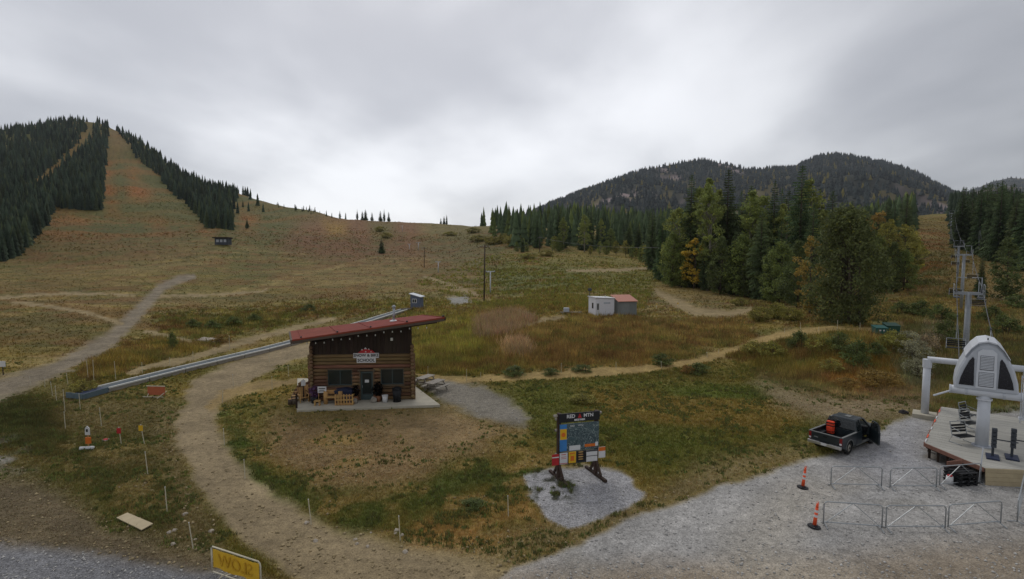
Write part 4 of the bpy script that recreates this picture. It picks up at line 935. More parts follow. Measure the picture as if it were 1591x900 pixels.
D0 = 38.4
fl = at(485, 626, D0); W_ = 7.35; SK = math.tan(R(15))             # side walls run back at a skew
ROT = R(4)
C0 = Vector((fl.x, D0, 0.17))
cab = thing('log_cabin', 'log cabin with sloping red metal roof and a school sign over its door', 'cabin', C0, ROT)
DEP = 3.4
lr = 0.135; nlog = 13
openings = [(1.20, 2.95, 1.15, 2.30), (3.52, 4.52, 0.0, 2.2), (5.05, 6.72, 1.15, 2.30)]
def sk(x, y, z): return (x - y * SK, y, z)
for k in range(nlog):                                            # front wall, log by log, broken at the openings
    z = lr + k * 2 * lr * 0.985; segs = [(-0.22, W_ + 0.22)]
    for a, b, c, d in openings:
        if z + lr * 0.6 > c and z - lr * 0.6 < d:
            ns = []
            for s0, s1 in segs:
                if a > s0 and b < s1: ns += [(s0, a), (b, s1)]
                else: ns.append((s0, s1))
            segs = ns
    for s0, s1 in segs:
        if s1 - s0 > 0.05: part('log', MB().cyl((s0, 0, z), (s1, 0, z), lr * random.uniform(.97, 1.03), n=8), LOGM, cab, True)
for k in range(15):                                              # side walls
    z = lr * 2 + k * 2 * lr * 0.985
    for x in (0.0, W_):
        part('log', MB().cyl(sk(x, -0.26, z), sk(x, DEP, z), lr * random.uniform(.95, 1.03), n=8), LOGE, cab, True)
part('wall_core', MB().add([sk(0.06, 0.09, 0), sk(W_ - 0.06, 0.09, 0), sk(W_ - 0.06, DEP, 0), sk(0.06, DEP, 0), sk(0.06, 0.09, 4.2), sk(W_ - 0.06, 0.09, 5.5), sk(W_ - 0.06, DEP, 5.4), sk(0.06, DEP, 4.2)],
     [(0, 1, 5, 4), (1, 2, 6, 5), (2, 3, 7, 6), (3, 0, 4, 7), (4, 5, 6, 7)]), DKW, cab)
zt = nlog * 2 * lr * 0.985
nb = 26
for k in range(nb):                                              # dark upright boards under the roof
    x0, x1 = k * W_ / nb + 0.006, (k + 1) * W_ / nb - 0.006
    h0, h1 = 4.35 + 1.28 * x0 / W_, 4.35 + 1.28 * x1 / W_
    pr = MB().prism([(x0, zt + 0.01), (x1, zt + 0.01), (x1, h1), (x0, h0)], -0.05 - random.uniform(0, .012), 0.06)
    part('board', pr, DKW, cab)
# windows and door
for a, b, c, d in (openings[0], openings[2]):
    wn = part('window', MB().box(((a + b) / 2, 0.03, (c + d) / 2), (b - a, 0.06, d - c)), TEAL, cab)
    for i in range(2):
        x0 = a + 0.06 + i * (b - a - 0.06) / 2; x1 = x0 + (b - a - 0.18) / 2
        part('pane', MB().box(((x0 + x1) / 2, -0.006, (c + d) / 2), (x1 - x0, 0.02, d - c - 0.12)), GLS, wn)
    part('window_trim', MB().box(((a + b) / 2, -0.06, d + 0.05), (b - a + 0.2, 0.1, 0.1)).box(((a + b) / 2, -0.09, c - 0.05), (b - a + 0.2, 0.16, 0.08)).box((a - 0.04, -0.06, (c + d) / 2), (0.08, 0.1, d - c)).box((b + 0.04, -0.06, (c + d) / 2), (0.08, 0.1, d - c)), TRIMW, wn)
a, b, c, d = openings[1]
dr = part('door', MB().box(((a + b) / 2, 0.02, 1.07), (b - a - 0.1, 0.06, 2.1)), TEAL, cab)
part('pane', MB().box(((a + b) / 2, -0.018, 1.22), (b - a - 0.34, 0.02, 1.6)), GLS, dr)
part('notice', MB().box(((a + b) / 2, -0.034, 1.42), (0.3, 0.006, 0.22)), WHITE, dr)
part('handle', MB().box((a + 0.17, -0.04, 1.02), (0.04, 0.06, 0.16)), STEEL, dr)
part('door_frame', MB().box((a + 0.0, -0.05, 1.1), (0.1, 0.14, 2.2)).box((b - 0.0, -0.05, 1.1), (0.1, 0.14, 2.2)).box(((a + b) / 2, -0.06, 2.25), (b - a + 0.3, 0.16, 0.12)), TRIMW, cab)
# roof: a skewed slab of five metal panels on a wooden deck
cr_, sr_ = math.cos(-ROT), math.sin(-ROT)
def loc(p):
    q = Vector(p) - C0; return Vector((q.x * cr_ - q.y * sr_, q.x * sr_ + q.y * cr_, q.z))
RFL, RFR = loc(at(454, 528, 37.2)), loc(at(690, 493, 37.2)); RBL, RBR = loc(at(451, 514.5, 42.4)), loc(at(655, 489.5, 42.4))
def rp(s, t, dz=0): return (RFL * (1 - s) + RFR * s) * (1 - t) + (RBL * (1 - s) + RBR * s) * t + Vector((0, 0, dz))
def slab(s0, s1, t0, t1, z0, z1):
    vs = [rp(s0, t0, z0), rp(s1, t0, z0), rp(s1, t1, z0), rp(s0, t1, z0), rp(s0, t0, z1), rp(s1, t0, z1), rp(s1, t1, z1), rp(s0, t1, z1)]
    return MB().add(vs, [(3, 2, 1, 0), (4, 5, 6, 7), (0, 1, 5, 4), (1, 2, 6, 5), (2, 3, 7, 6), (3, 0, 4, 7)])
roof = part('roof', slab(0.004, 0.996, 0.01, 0.99, -0.2, -0.035), DKW, cab)
edges = [0, 0.06, 0.30, 0.52, 0.76, 1.0]
for s0, s1 in zip(edges[:-1], edges[1:]):
    part('roof_panel', slab(s0 + 0.001, s1 - 0.001, 0, 1, -0.03, 0.0), REDM, roof)
    part('seam', slab(s1 - 0.004, s1 + 0.002, 0.0, 1.0, 0.003, 0.035), REDM, roof)
    part('snow_guard', slab(s1 - 0.006, s1 + 0.004, 0.01, 0.04, 0.038, 0.13), BLACK, roof)
part('fascia', slab(0.0, 1.0, -0.012, 0.004, -0.27, -0.034), FASC, roof)
part('drip_edge', slab(-0.002, 1.002, -0.016, -0.004, -0.10, 0.012), REDM, roof)
part('fascia', slab(-0.012, 0.0, -0.01, 1.0, -0.27, -0.02), FASC, roof)
part('fascia', slab(1.0, 1.01, -0.01, 1.0, -0.24, -0.02), DKW, roof)
for tt_ in (0.22, 0.6, 0.95): part('roof_beam', slab(0.01, 0.985, tt_ - 0.03, tt_ + 0.03, -0.45, -0.205), DKW, roof)
for s_ in np.linspace(0.06, 0.97, 9): part('rafter', slab(s_ - 0.006, s_ + 0.006, 0.01, 0.9, -0.30, -0.203), DKW, roof)
# string of bulbs under the front eave
for k in range(15):
    s_ = 0.1 + 0.8 * k / 14; q = rp(s_, 0.10, -0.44 - 0.06 * (k % 3))
    bl_ = part('light_bulb', MB().cyl(q + Vector((0, 0, -0.11)), q, 0.045, 0.03, 6), BULB, roof)
    part('socket', MB().cyl(q + Vector((0, 0, -0.01)), q + Vector((0, 0, 0.15)), 0.018, n=5), BLACK, bl_)
q = rp(0.73, 0.02, -0.9); q = Vector((5.9, -0.12, 4.55))
fl_ = part('flood_light', MB().box(q, (0.16, 0.14, 0.2)), BULB, cab)
# chimney pipe
qb = rp(0.735, 0.55, 0); ch = part('chimney', MB().cyl(qb + Vector((0, 0, -0.1)), qb + Vector((0.02, 0, 1.05)), 0.1, n=12), STEEL, roof, True)
part('chimney_cap', MB().cyl(qb + Vector((0.02, 0, 1.05)), qb + Vector((0.02, 0, 1.1)), 0.16, n=12).cyl(qb + Vector((0.02, 0, 1.1)), qb + Vector((0.02, 0, 1.2)), 0.12, 0.1, n=12), STEEL, ch)
part('flashing', MB().cyl(qb + Vector((0, 0, 0.0)), qb + Vector((0.0, 0, 0.1)), 0.34, 0.12, n=10), WHITE, ch)
# sign with a red mountain over the letters
sg = thing('cabin_sign', 'white school sign with red mountain peaks fixed above the cabin door', 'sign', C0 + Matrix.Rotation(ROT, 3, 'Z') @ Vector((4.03, -0.16, 2.72)), ROT)
part('board', MB().box((0, -0.02, 0.65), (1.86, 0.04, 0.36)).box((0, -0.018, 0.29), (1.38, 0.036, 0.36)), WHITE, sg)
part('peak', MB().prism([(-0.62, 0.835), (0.66, 0.835), (0.42, 1.06), (0.33, 1.02), (0.2, 1.18), (0.1, 1.10), (-0.05, 1.26), (-0.2, 1.08), (-0.3, 1.14), (-0.45, 0.96)], -0.04, 0), REDP, sg)
for pk in ([(-0.13, 1.16), (-0.05, 1.262), (0.06, 1.15), (0.01, 1.12), (-0.05, 1.15), (-0.08, 1.11)], [(0.14, 1.12), (0.2, 1.182), (0.27, 1.1), (0.22, 1.08)], [(-0.36, 1.08), (-0.3, 1.142), (-0.22, 1.07), (-0.28, 1.05)], [(0.3, .9), (.36, .97), (.42, .9)], [(-.1, .9), (-.02, 1.0), (.04, .9)]):
    part('snow_cap', MB().prism(pk, -0.046, -0.0405), WHITE, sg)
o = link('lettering', text_mesh('SNOW & BIKE', 0.29, 0.004, bold=0.008), BLACK, sg, (0, -0.045, 0.66))
o = link('lettering', text_mesh('SCHOOL', 0.31, 0.004, bold=0.008), BLACK, sg, (0, -0.042, 0.29))
# concrete pad
pd = [gp(461, 637, .17), gp(684, 629, .17), gp(640, 596, .17), gp(600, 588, 0.17), gp(462, 588, .17)]
tag(part('concrete_pad', MB().prism([(p.x, p.y) for p in pd], -0.05, 0.17, 'xy'), CONC, None, bevel=0.015), 'pale concrete pad that the log cabin stands on', 'pad')
PADZ = 0.17
def cl_(x, y, z=0): 
    v = C0 + Matrix.Rotation(ROT, 3, 'Z') @ Vector((x, y, 0)); v.z = PADZ + z; return v
# things on the pad
t = thing('notice_board', 'white notice with dark lettering propped left of the bench', 'sign', cl_(0.95, -0.75), ROT)
part('panel', MB().box((0, 0, 1.02), (0.62, 0.03, 0.46)), WHITE, t); part('leg', MB().box((-0.25, 0.02, 0.4), (0.04, 0.03, 0.8)), PINE, t); part('leg', MB().box((0.25, 0.02, 0.4), (0.04, 0.03, 0.8)), PINE, t)
link('lettering', text_mesh('RENTALS', 0.12, 0.002), BLACK, t, (0, -0.018, 1.1)) if False else part('printed_line', MB().box((0, -0.018, 1.1), (0.46, 0.004, 0.06)).box((0, -0.018, 0.98), (0.38, 0.004, 0.04)).box((0, -0.018, 0.9), (0.42, 0.004, 0.03)), BLACK, t)
t = thing('log_bench', 'chunky log bench with thick stump ends beside the lattice crate', 'bench', cl_(1.75, -0.85), ROT)
part('seat', MB().box((0, 0, 0.5), (1.2, 0.4, 0.1)), PINE, t, bevel=0.02); part('backrest', MB().box((0, 0.22, 0.82), (1.2, 0.07, 0.3)), PINE, t, bevel=0.02)
for x in (-0.52, 0.52): part('leg', MB().cyl((x, 0, 0), (x, 0, 0.9), 0.16, 0.15, 9), PINE, t, True)
t = thing('lattice_crate', 'yellow wooden lattice crate on the pad before the cabin door', 'crate', cl_(2.65, -1.15), ROT)
for i in range(7): part('slat', MB().box((-0.6 + i * 0.2, -0.24, 0.42), (0.09, 0.02, 0.8)), PINE, t)
for z in (0.12, 0.4, 0.7): part('rail', MB().box((0, -0.215, z), (1.3, 0.03, 0.09)), PINE, t)
for x in (-0.62, 0.62):
    for z in (0.15, 0.42, 0.7): part('rail', MB().box((x, 0.02, z), (0.03, 0.44, 0.09)), PINE, t)
part('base', MB().box((0, 0, 0.04), (1.28, 0.42, 0.06)), PINE, t)
t = thing('storage_box', 'dark blue lidded tub standing below the left cabin window', 'box', cl_(2.45, -0.45), ROT)
NAVY = mat('navy_plastic', A(40, 48, 72), 0.5, var=0.12)
part('body', MB().add([(-.55, -.28, 0), (.55, -.28, 0), (.55, .28, 0), (-.55, .28, 0), (-.62, -.32, .85), (.62, -.32, .85), (.62, .32, .85), (-.62, .32, .85)], [(3, 2, 1, 0), (0, 1, 5, 4), (1, 2, 6, 5), (2, 3, 7, 6), (3, 0, 4, 7), (4, 5, 6, 7)]), NAVY, t)
part('lid', MB().prism([(-.66, .853), (.66, .853), (.6, .95), (0, 1.02), (-.6, .95)], -.36, .36), NAVY, t)
t = thing('flower_tub', 'purple flowering tub by the left corner of the cabin front', 'planter', cl_(0.35, -0.55), ROT)
PUR = mat('purple_flowers', A(92, 62, 96), 0.8, var=0.5, scale=25)
part('pot', MB().cyl((0, 0, 0), (0, 0, 0.45), 0.22, 0.3, 10), BLACK, t, True)
def clump(seed, r, h, n_, lf_):
    rs = np.random.RandomState(seed); m_ = MB()
    for i in range(n_):
        v = Vector(rs.normal(0, 1, 3)).normalized() * (rs.uniform(.3, 1) ** .5); c = Vector((v.x * r, v.y * r, v.z * h / 2)); e1 = Vector(rs.normal(0, 1, 3)).normalized() * lf_; e2 = e1.cross(Vector(rs.normal(0, 1, 3))).normalized() * lf_ * .6
        m_.add([c - e1, c + e2, c + e1, c - e2], [(0, 1, 2, 3)])
    return m_
o = part('flowers', clump(3, .42, .95, 260, .07), PUR, t); o.location = (0, 0, .85)
def planter(x, y, label, seed, h=0.9, potm=None, leafc='bushgreen'):
    t = thing('potted_plant', label, 'plant', cl_(x, y), ROT)
    part('pot', MB().cyl((0, 0, 0), (0, 0, 0.42), 0.16, 0.22, 10), potm or mat('terracotta', A(120, 82, 58), .85), t, True)
    o = part('foliage', clump(seed, .32, h, 200, .07), MATS['leaves_' + leafc], t); o.location = (0, 0, .4 + h * .45)
MATS['leaves_bushgreen'] = leaf_mat('bushgreen', A(88, 98, 56, KG))
MATS['leaves_bushrust'] = leaf_mat('bushrust', A(140, 108, 60, KG))
planter(3.25, -0.42, 'rusty leaved potted plant just left of the cabin door', 5, .9, None, 'bushrust')
planter(4.95, -0.5, 'tall twiggy potted plant just right of the cabin door', 6, 1.2, None, 'bushrust')
planter(4.75, -0.35, 'green potted plant tucked behind the twiggy one by the door', 7, 1.0)
def rock(name, p, r, label, group=None, m=None, seed=0, sz=(1, 1, .8)):
    rs = random.Random(seed); m_ = MB(); import bmesh
    bm = bmesh.new(); bmesh.ops.create_icosphere(bm, subdivisions=2, radius=1)
    for v in bm.verts:
        f_ = 1 + 0.35 * (rs.random() - .5); v.co = Vector((v.co.x * r * sz[0] * f_, v.co.y * r * sz[1] * f_, max(-.3, v.co.z) * r * sz[2] * f_))
    me = bpy.data.meshes.new(name); bm.to_mesh(me); bm.free()
    o = link(name, me, m or STONE, None, p); tag(o, label, 'rock', group); return o
rock('stone', cl_(3.3, -0.85, .12), .2, 'grey stone on the pad left of the cabin door', None, None, 2, (1, .8, 1.3)); rock('stone', cl_(4.62, -0.72, .13), .22, 'pale triangular stone on the pad right of the cabin door', None, None, 3, (1, .7, 1.4))
t = thing('bucket', 'white plastic bucket standing by the cabin door', 'bucket', cl_(5.45, -0.75), ROT)
part('body', MB().cyl((0, 0, 0), (0, 0, 0.52), 0.17, 0.21, 14), WHITE, t, True); part('rim', MB().cyl((0, 0, .48), (0, 0, .53), .225, n=14), WHITE, t); part('handle', MB().sweep([(-.22, 0, .48), (-.16, -.12, .38), (0, -.2, .34), (.16, -.12, .38), (.22, 0, .48)], .01, 5), STEEL, t)
t = thing('trash_can', 'black round trash can under the right cabin window', 'bin', cl_(6.3, -0.62), ROT)
part('body', MB().cyl((0, 0, 0), (0, 0, 0.95), 0.28, 0.33, 16), BLACK, t, True); part('lid', MB().cyl((0, 0, .95), (0, 0, 1.02), .36, .34, 16).cyl((0, 0, 1.02), (0, 0, 1.1), .3, .12, 16), BLACK, t, True)
for s_ in (-1, 1): part('handle', MB().box((.34 * s_, 0, .8), (.06, .12, .04)), BLACK, t)
t = thing('small_stool', 'little square wooden block stool at the front of the pad', 'stool', cl_(0.75, -1.25), ROT)
part('top', MB().box((0, 0, .34), (.42, .36, .06)), PINE, t)
for x in (-.16, .16):
    for y in (-.13, .13): part('leg', MB().box((x, y, .155), (.06, .06, .31)), PINE, t)
def adirondack(x, y, rz, label):
    t = thing('wooden_chair', label, 'chair', cl_(x, y), ROT + rz, 'wooden chairs left of the cabin')
    for i in range(5): part('seat_slat', MB().box((0, -.2 + i * .1, .36 - i * .03), (.55, .085, .03)), PINE, t)
    for i in range(5): part('back_slat', MB().bar((-.22 + i * .11, .24, .22), (-.24 + i * .12, .52, 1.0), .09, .025, (0, 1, 0)), PINE, t)
    for s_ in (-1, 1):
        part('leg', MB().box((.3 * s_, -.22, .28), (.04, .1, .56)), PINE, t); part('leg', MB().bar((.27 * s_, -.2, .32), (.27 * s_, .6, .03), .03, .1), PINE, t); part('armrest', MB().box((.33 * s_, .05, .57), (.12, .7, .03)), PINE, t)
adirondack(-0.55, -0.2, R(35), 'slatted wooden garden chair at the left cabin corner')
adirondack(-0.95, 0.55, R(-30), 'slatted wooden garden chair standing behind the other one')
for i, (x, y, r_, h_) in enumerate(((-1.25, -0.15, .2, .45), (-1.05, -0.75, .17, .42), (-1.3, -0.8, .15, .38), (-0.75, 0.95, .22, .6))):
    t = thing('log_stump', 'sawn log stump used as a seat left of the cabin', 'stump', cl_(x, y), 0, 'log stumps left of the cabin')
    part('bark_wall', MB().cyl((0, 0, 0), (0, 0, h_), r_ * 1.05, r_, 10), BARK, t, True); part('cut_top', MB().cyl((0, 0, h_), (0, 0, h_ + .012), r_ * .92, n=10), PINE, t)
t = thing('firewood_pile', 'untidy heap of split firewood against the left cabin corner', 'firewood', cl_(-1.0, 1.35), ROT)
k = 0
for row in range(5):
    for i in range(7 - row):
        x = -0.75 + i * .25 + row * .12; z = .12 + row * .22
        part('firewood_log', MB().cyl((x, -.25 + random.uniform(-.1, .1), z), (x + random.uniform(-.06, .06), .25, z + random.uniform(-.03, .03)), .115, .105, 7), LOGE, t)
t = thing('wall_notice', 'small pale notice on the corner post left of the cabin', 'sign', cl_(-0.62, 0.05, 0), ROT + R(20))
part('panel', MB().box((0, -.04, 1.35), (.3, .02, .42)), WHITE, t); part('post', MB().box((0, 0, .8), (.07, .06, 1.6)), DKW, t)
p = gp(461, 634, .17)
tag(part('pad_post', MB().box((0, 0, .5), (.1, .1, 1.0)).box((0, 0, 1.0), (.12, .12, .04)), DKW, None), 'short dark timber post at the left corner of the concrete pad', 'post').location = p
# picnic tables
def picnic(p, rz, label):
    t = thing('picnic_table', label, 'picnic table', p, rz)
    for i in range(5): part('top_plank', MB().box((0, -.3 + i * .15, .74), (1.75, .142, .04)), GREYW, t)
    for s_ in (-1, 1):
        for j in (0, 1): part('seat_plank', MB().box((0, s_ * (.62 + j * .14), .44), (1.75, .132, .04)), GREYW, t)
        x = .6 * s_
        part('seat_bearer', MB().box((x, 0, .39), (.05, 1.45, .09)), GREYW, t); part('top_bearer', MB().box((x, 0, .68), (.05, .7, .08)), GREYW, t)
        for q in (-1, 1): part('leg', MB().bar((x + .04, q * .28, .72), (x + .04, q * .68, 0.0), .09, .045, (1, 0, 0)), GREYW, t)
picnic(gp(661, 599), R(62), 'grey wooden picnic table half hidden by the cabin corner')
picnic(gp(677, 607), R(62), 'grey wooden picnic table standing fully on the gravel by the cabin')

# ------------------------------------------------------------------ trail map board
DW = mat('dark_timber', A(66, 52, 44), .85, var=.3, scale=5, stretch=(2, 2, .4), objrand=.15)
pl = gp(868, 746); pr_ = gp(925, 737); mid = (pl + pr_) / 2; mid.z = gz(mid); rz = R(15)
bw_ = 2.05
t = thing('map_board', 'timber trail map board on crossed feet standing on pale gravel', 'notice board', mid, rz)
for s_ in (-1, 1):
    x = s_ * .98
    part('post', MB().box((x, 0, 1.65), (.17, .17, 3.3)), DW, t); ft = part('foot', MB().bar((x - .12, .95, .06), (x + .12, -.95, .06), .14, .14), DW, t)
    part('brace', MB().bar((x, -.08, .75), (x + .06, -.5, .14), .1, .1).bar((x, .08, .75), (x - .06, .5, .14), .1, .1), DW, t)
part('crossbar', MB().box((0, .0, 3.18), (2.5, .1, .1)), GREYW, t)
for z in (3.0, 2.45, 1.25): part('crossbar', MB().box((0, .06, z), (2.3, .08, .1)), GREYW, t)
hd = part('header_panel', MB().box((.04, -.13, 3.08), (2.12, .05, .44)), BLACK, t)
for tx, x, z, s_ in (('RED', -.42, 3.14, .24), ('MTN', .5, 3.14, .24), ('BIKE PARK', .04, 2.95, .12)): link('lettering', text_mesh(tx, s_, .003, bold=.006), WHITE, hd, (x, -.16, z))
part('emblem', MB().prism([(-.06, 3.04), (.14, 3.04), (.08, 3.2), (.04, 3.26), (.0, 3.18)], -.165, -.157), REDP, hd)
mpm = bpy.data.materials.new('trail_map'); mpm.use_nodes = True; tn = mpm.node_tree; b_ = tn.nodes['Principled BSDF']; b_.inputs['Roughness'].default_value = .5
tcn = tn.nodes.new('ShaderNodeTexCoord'); nz = tn.nodes.new('ShaderNodeTexNoise'); nz.inputs['Scale'].default_value = 2.2; nz.inputs['Detail'].default_value = 4; nz.inputs['Distortion'].default_value = 1.5
tn.links.new(tcn.outputs['Object'], nz.inputs[0]); rp_ = tn.nodes.new('ShaderNodeValToRGB'); tn.links.new(nz.outputs[0], rp_.inputs[0]); el = rp_.color_ramp.elements
el[0].position = .3; el[0].color = A(44, 62, 66) + (1,); el[1].position = .7; el[1].color = A(64, 88, 92) + (1,)
for pos in (.44, .56):
    for dp_, cc in ((-.014, A(56, 74, 80)), (0, A(150, 165, 160)), (.014, A(56, 74, 80))):
        q = el.new(pos + dp_); q.color = cc + (1,)
tn.links.new(rp_.outputs[0], b_.inputs['Base Color'])
mp_ = part('map_panel', MB().box((.04, -.12, 2.1), (2.06, .04, 1.36)), mpm, t)
part('side_strip', MB().box((-.8, -.146, 2.1), (.36, .008, 1.32)), BLUP, mp_); part('yellow_badge', MB().box((-.8, -.154, 2.28), (.34, .006, .52)), YELP, mp_); part('badge_dot', MB().cyl((-.8, -.164, 2.26), (-.8, -.158, 2.26), .11, n=14), ORGP, mp_)
part('legend', MB().box((-.2, -.146, 1.56), (.58, .008, .24)), WHITE, mp_); part('legend', MB().box((.62, -.146, 1.62), (.6, .008, .14)), ORGP, mp_); part('legend', MB().box((.95, -.148, 1.66), (.15, .01, .2)), WHITE, mp_)
for tx, x in (('RED', -.33), ('MTN', .1)): link('lettering', text_mesh(tx, .12, .003), WHITE, mp_, (x, -.146, 2.66))
for x, z, w_, h_, m_, nm in ((-1.2, 1.06, .36, .54, REDP, 'red_placard'), (-.78, 1.08, .4, .56, WHITE, 'white_placard'), (-.33, 1.1, .38, .56, YELP, 'yellow_placard'), (.7, 1.08, .58, .56, WHITE, 'white_placard'), (1.24, 1.2, .36, .54, WHITE, 'white_placard')):
    q = part(nm, MB().box((x, -.15, z), (w_, .02, h_)), m_, t)
    if nm == 'red_placard': part('white_band', MB().box((x, -.163, z + .12), (w_, .004, .05)), WHITE, q)
    elif nm == 'yellow_placard': part('printed_line', MB().box((x, -.163, z + .2), (w_ * .7, .004, .05)).box((x, -.163, z - .05), (w_ * .5, .004, .25)), ORGP, q)
    elif w_ > .5: part('dark_band', MB().box((x, -.163, z), (w_, .004, .03)).box((x, -.163, z + .25), (w_, .004, .06)), BLACK, q)
    elif x > 1: part('orange_band', MB().box((x, -.163, z + .17), (w_, .004, .2)), ORGP, q)
    else: part('printed_line', MB().box((x, -.163, z + .2), (w_ * .6, .004, .03)).box((x, -.163, z + .08), (w_ * .7, .004, .02)).box((x, -.163, z), (w_ * .7, .004, .02)).box((x, -.163, z - .24), (w_, .004, .03)), REDP, q)
part('lower_panel', MB().box((0, -.11, 1.08), (2.0, .04, .6)), mat('slate_panel', A(56, 60, 62), .6), t)
sl = part('arrow_panel', MB().box((.18, -.135, 1.1), (.5, .01, .52)), BLACK, t)
for i in range(4): part('arrow', MB().prism([(.0, .93 + i * .12), (.2, .93 + i * .12), (.26, .96 + i * .12), (.2, .99 + i * .12), (.0, .99 + i * .12)], -.146, -.141), PINE, sl)
# ------------------------------------------------------------------ pickup truck
PAINT = mat('dark_truck_paint', A(34, 42, 46), .28, var=.12, scale=2, spec=.5)
DUST = mat('grey_trim', A(112, 114, 112), .6, var=.15)
CHR = mat('chrome_bumper', A(190, 190, 188), .3, metal=.8, var=.1)
TYRE = mat('tyre_rubber', A(36, 36, 36), .9, var=.2)
RIM = mat('dusty_rim', A(150, 146, 136), .5, metal=.3, var=.15)
LAMP = mat('red_tail_lamp', A(130, 24, 28), .25, var=.1, spec=.6)
SEAT = mat('seat_cloth', A(52, 52, 56), .9)
r1 = gp(1316, 706); r2 = gp(1353, 689)
hd_ = Vector((r2.x - r1.x, r2.y - r1.y, 0)).normalized(); head = math.atan2(-hd_.x, hd_.y)
lat = Vector((hd_.y, -hd_.x, 0)); org = (r1 + r2) / 2 - lat * .76; org.z = .02
tk = thing('pickup_truck', 'dark pickup truck parked on gravel with its passenger door open', 'pickup truck', org, head)
WB = 2.95; yr, yf_ = -WB / 2, WB / 2; hwid = .87
def arch(y0, r_=.44, n_=9): return [(y0 + math.cos(math.pi * (1 - i / n_)) * r_, .36 + math.sin(math.pi * i / n_) * r_) for i in range(n_ + 1)]
# side panels of the bed and the body
for s_ in (-1, 1):
    x0, x1 = s_ * hwid, s_ * (hwid - .07)
    bed = [(-2.38, .5)] + arch(yr) + [(-.62, .36), (-.62, 1.06), (-2.36, 1.06)]
    part('bed_side', MB().prism(bed, x0, x1, 'yz'), PAINT, tk, bevel=.015)
    fr = arch(yf_)
    fend = [(1.02, .34), (1.02, 1.05), (1.75, 1.02), (2.3, .94), (2.42, .8), (2.42, .42)] + [(a, b) for a, b in reversed(fr)] + [(1.03, .34)]
    part('fender', MB().prism(fend, x0, x1, 'yz'), PAINT, tk, bevel=.02)
    part('wheel_arch_lip', MB().sweep([(s_ * (hwid + .012), a, b) for a, b in arch(yr, .46)], .025, 5), DUST, tk)
    part('bed_rail', MB().box((s_ * (hwid - .04), -1.49, 1.075), (.1, 1.76, .03)), DUST, tk)
    part('sill', MB().box((s_ * (hwid - .05), .2, .36), (.1, 1.64, .1)), DUST, tk)
part('bed_side', MB().box((0, -1.49, .62), (1.6, 1.74, .06)), BLACK, tk); part('bed_front', MB().box((0, -.65, .84), (1.62, .06, .44)), PAINT, tk)
for y in (-2.0,): pass
for s_ in (-1, 1): part('wheel_well', MB().box((s_ * .66, yr, .76), (.28, .8, .24)), BLACK, tk)
tg = part('tailgate', MB().box((0, -2.36, .84), (1.5, .06, .44)), PAINT, tk, bevel=.02)
part('tailgate_cap', MB().box((0, -2.36, 1.075), (1.52, .08, .03)), DUST, tg); part('badge', MB().box((-.48, -2.395, .8), (.22, .008, .06)), DUST, tg); part('handle', MB().box((0, -2.395, .92), (.2, .02, .07)), BLACK, tg)
for s_ in (-1, 1):
    q = part('tail_light', MB().box((s_ * .8, -2.375, .84), (.13, .06, .38)), LAMP, tk, bevel=.01); part('reversing_lens', MB().box((s_ * .8, -2.408, .72), (.11, .008, .09)), WHITE, q)
bp_ = part('rear_bumper', MB().box((0, -2.46, .52), (1.74, .16, .17)), CHR, tk, bevel=.02); part('licence_plate', MB().box((0, -2.545, .53), (.3, .012, .14)), WHITE, bp_); part('step_pad', MB().box((0, -2.46, .608), (.5, .13, .01)), BLACK, bp_)
part('hood', MB().add([(-.8, 1.0, 1.04), (.8, 1.0, 1.04), (.76, 2.3, .96), (-.76, 2.3, .96), (-.8, 1.0, .6), (.8, 1.0, .6), (.76, 2.38, .6), (-.76, 2.38, .6)], [(0, 1, 2, 3), (3, 2, 6, 7), (0, 3, 7, 4), (1, 5, 6, 2), (0, 4, 5, 1)]), PAINT, tk, bevel=.04)
part('front_bumper', MB().box((0, 2.45, .5), (1.72, .14, .22)), CHR, tk, bevel=.02)
part('floor_pan', MB().box((0, .2, .4), (1.6, 1.68, .08)).box((0, -1.4, .45), (1.0, 1.9, .1)).box((0, 1.7, .45), (1.0, 1.3, .1)), BLACK, tk)
# cab: roof, pillars, panes
bz, tz = 1.06, 1.60
bot = {'rl': (-.8, -.56), 'rr': (.8, -.56), 'fl': (-.8, 1.1), 'fr': (.8, 1.1)}; top = {'rl': (-.64, -.42), 'rr': (.64, -.42), 'fl': (-.62, .58), 'fr': (.62, .58)}
for k in bot: part('pillar', MB().bar((*bot[k], bz), (*top[k], tz), .09, .08, (0, 1, 0)), PAINT, tk)
for s_ in (-1, 1): part('pillar', MB().bar((.81 * s_, .05, bz), (.64 * s_, .06, tz), .07, .09, (0, 1, 0)), PAINT, tk)
rf = part('roof', MB().add([(-.66, -.46, tz - .02), (.66, -.46, tz - .02), (.64, .64, tz - .02), (-.64, .64, tz - .02), (-.58, -.38, tz + .07), (.58, -.38, tz + .07), (.56, .54, tz + .07), (-.56, .54, tz + .07)], [(3, 2, 1, 0), (4, 5, 6, 7), (0, 1, 5, 4), (1, 2, 6, 5), (2, 3, 7, 6), (3, 0, 4, 7)]), PAINT, tk, bevel=.03)
part('roof_vent', MB().box((.1, .1, tz + .085), (.3, .4, .025)), DUST, rf)
TG = mat('tinted_glass', A(30, 38, 40), .06, var=.05, spec=.6, alpha=.72)
def pane(nm, a, b, c, d): part(nm, MB().add([a, b, c, d], [(0, 1, 2, 3)]), TG, tk)
pane('rear_window', (-.76, -.535, bz + .04), (.76, -.535, bz + .04), (.61, -.415, tz - .03), (-.61, -.415, tz - .03))
pane('windscreen', (-.76, 1.08, bz + .02), (.76, 1.08, bz + .02), (.6, .6, tz - .03), (-.6, .6, tz - .03))
pane('side_window', (-.79, -.5, bz + .03), (-.79, 1.0, bz + .03), (-.63, .54, tz - .03), (-.63, -.4, tz - .03))
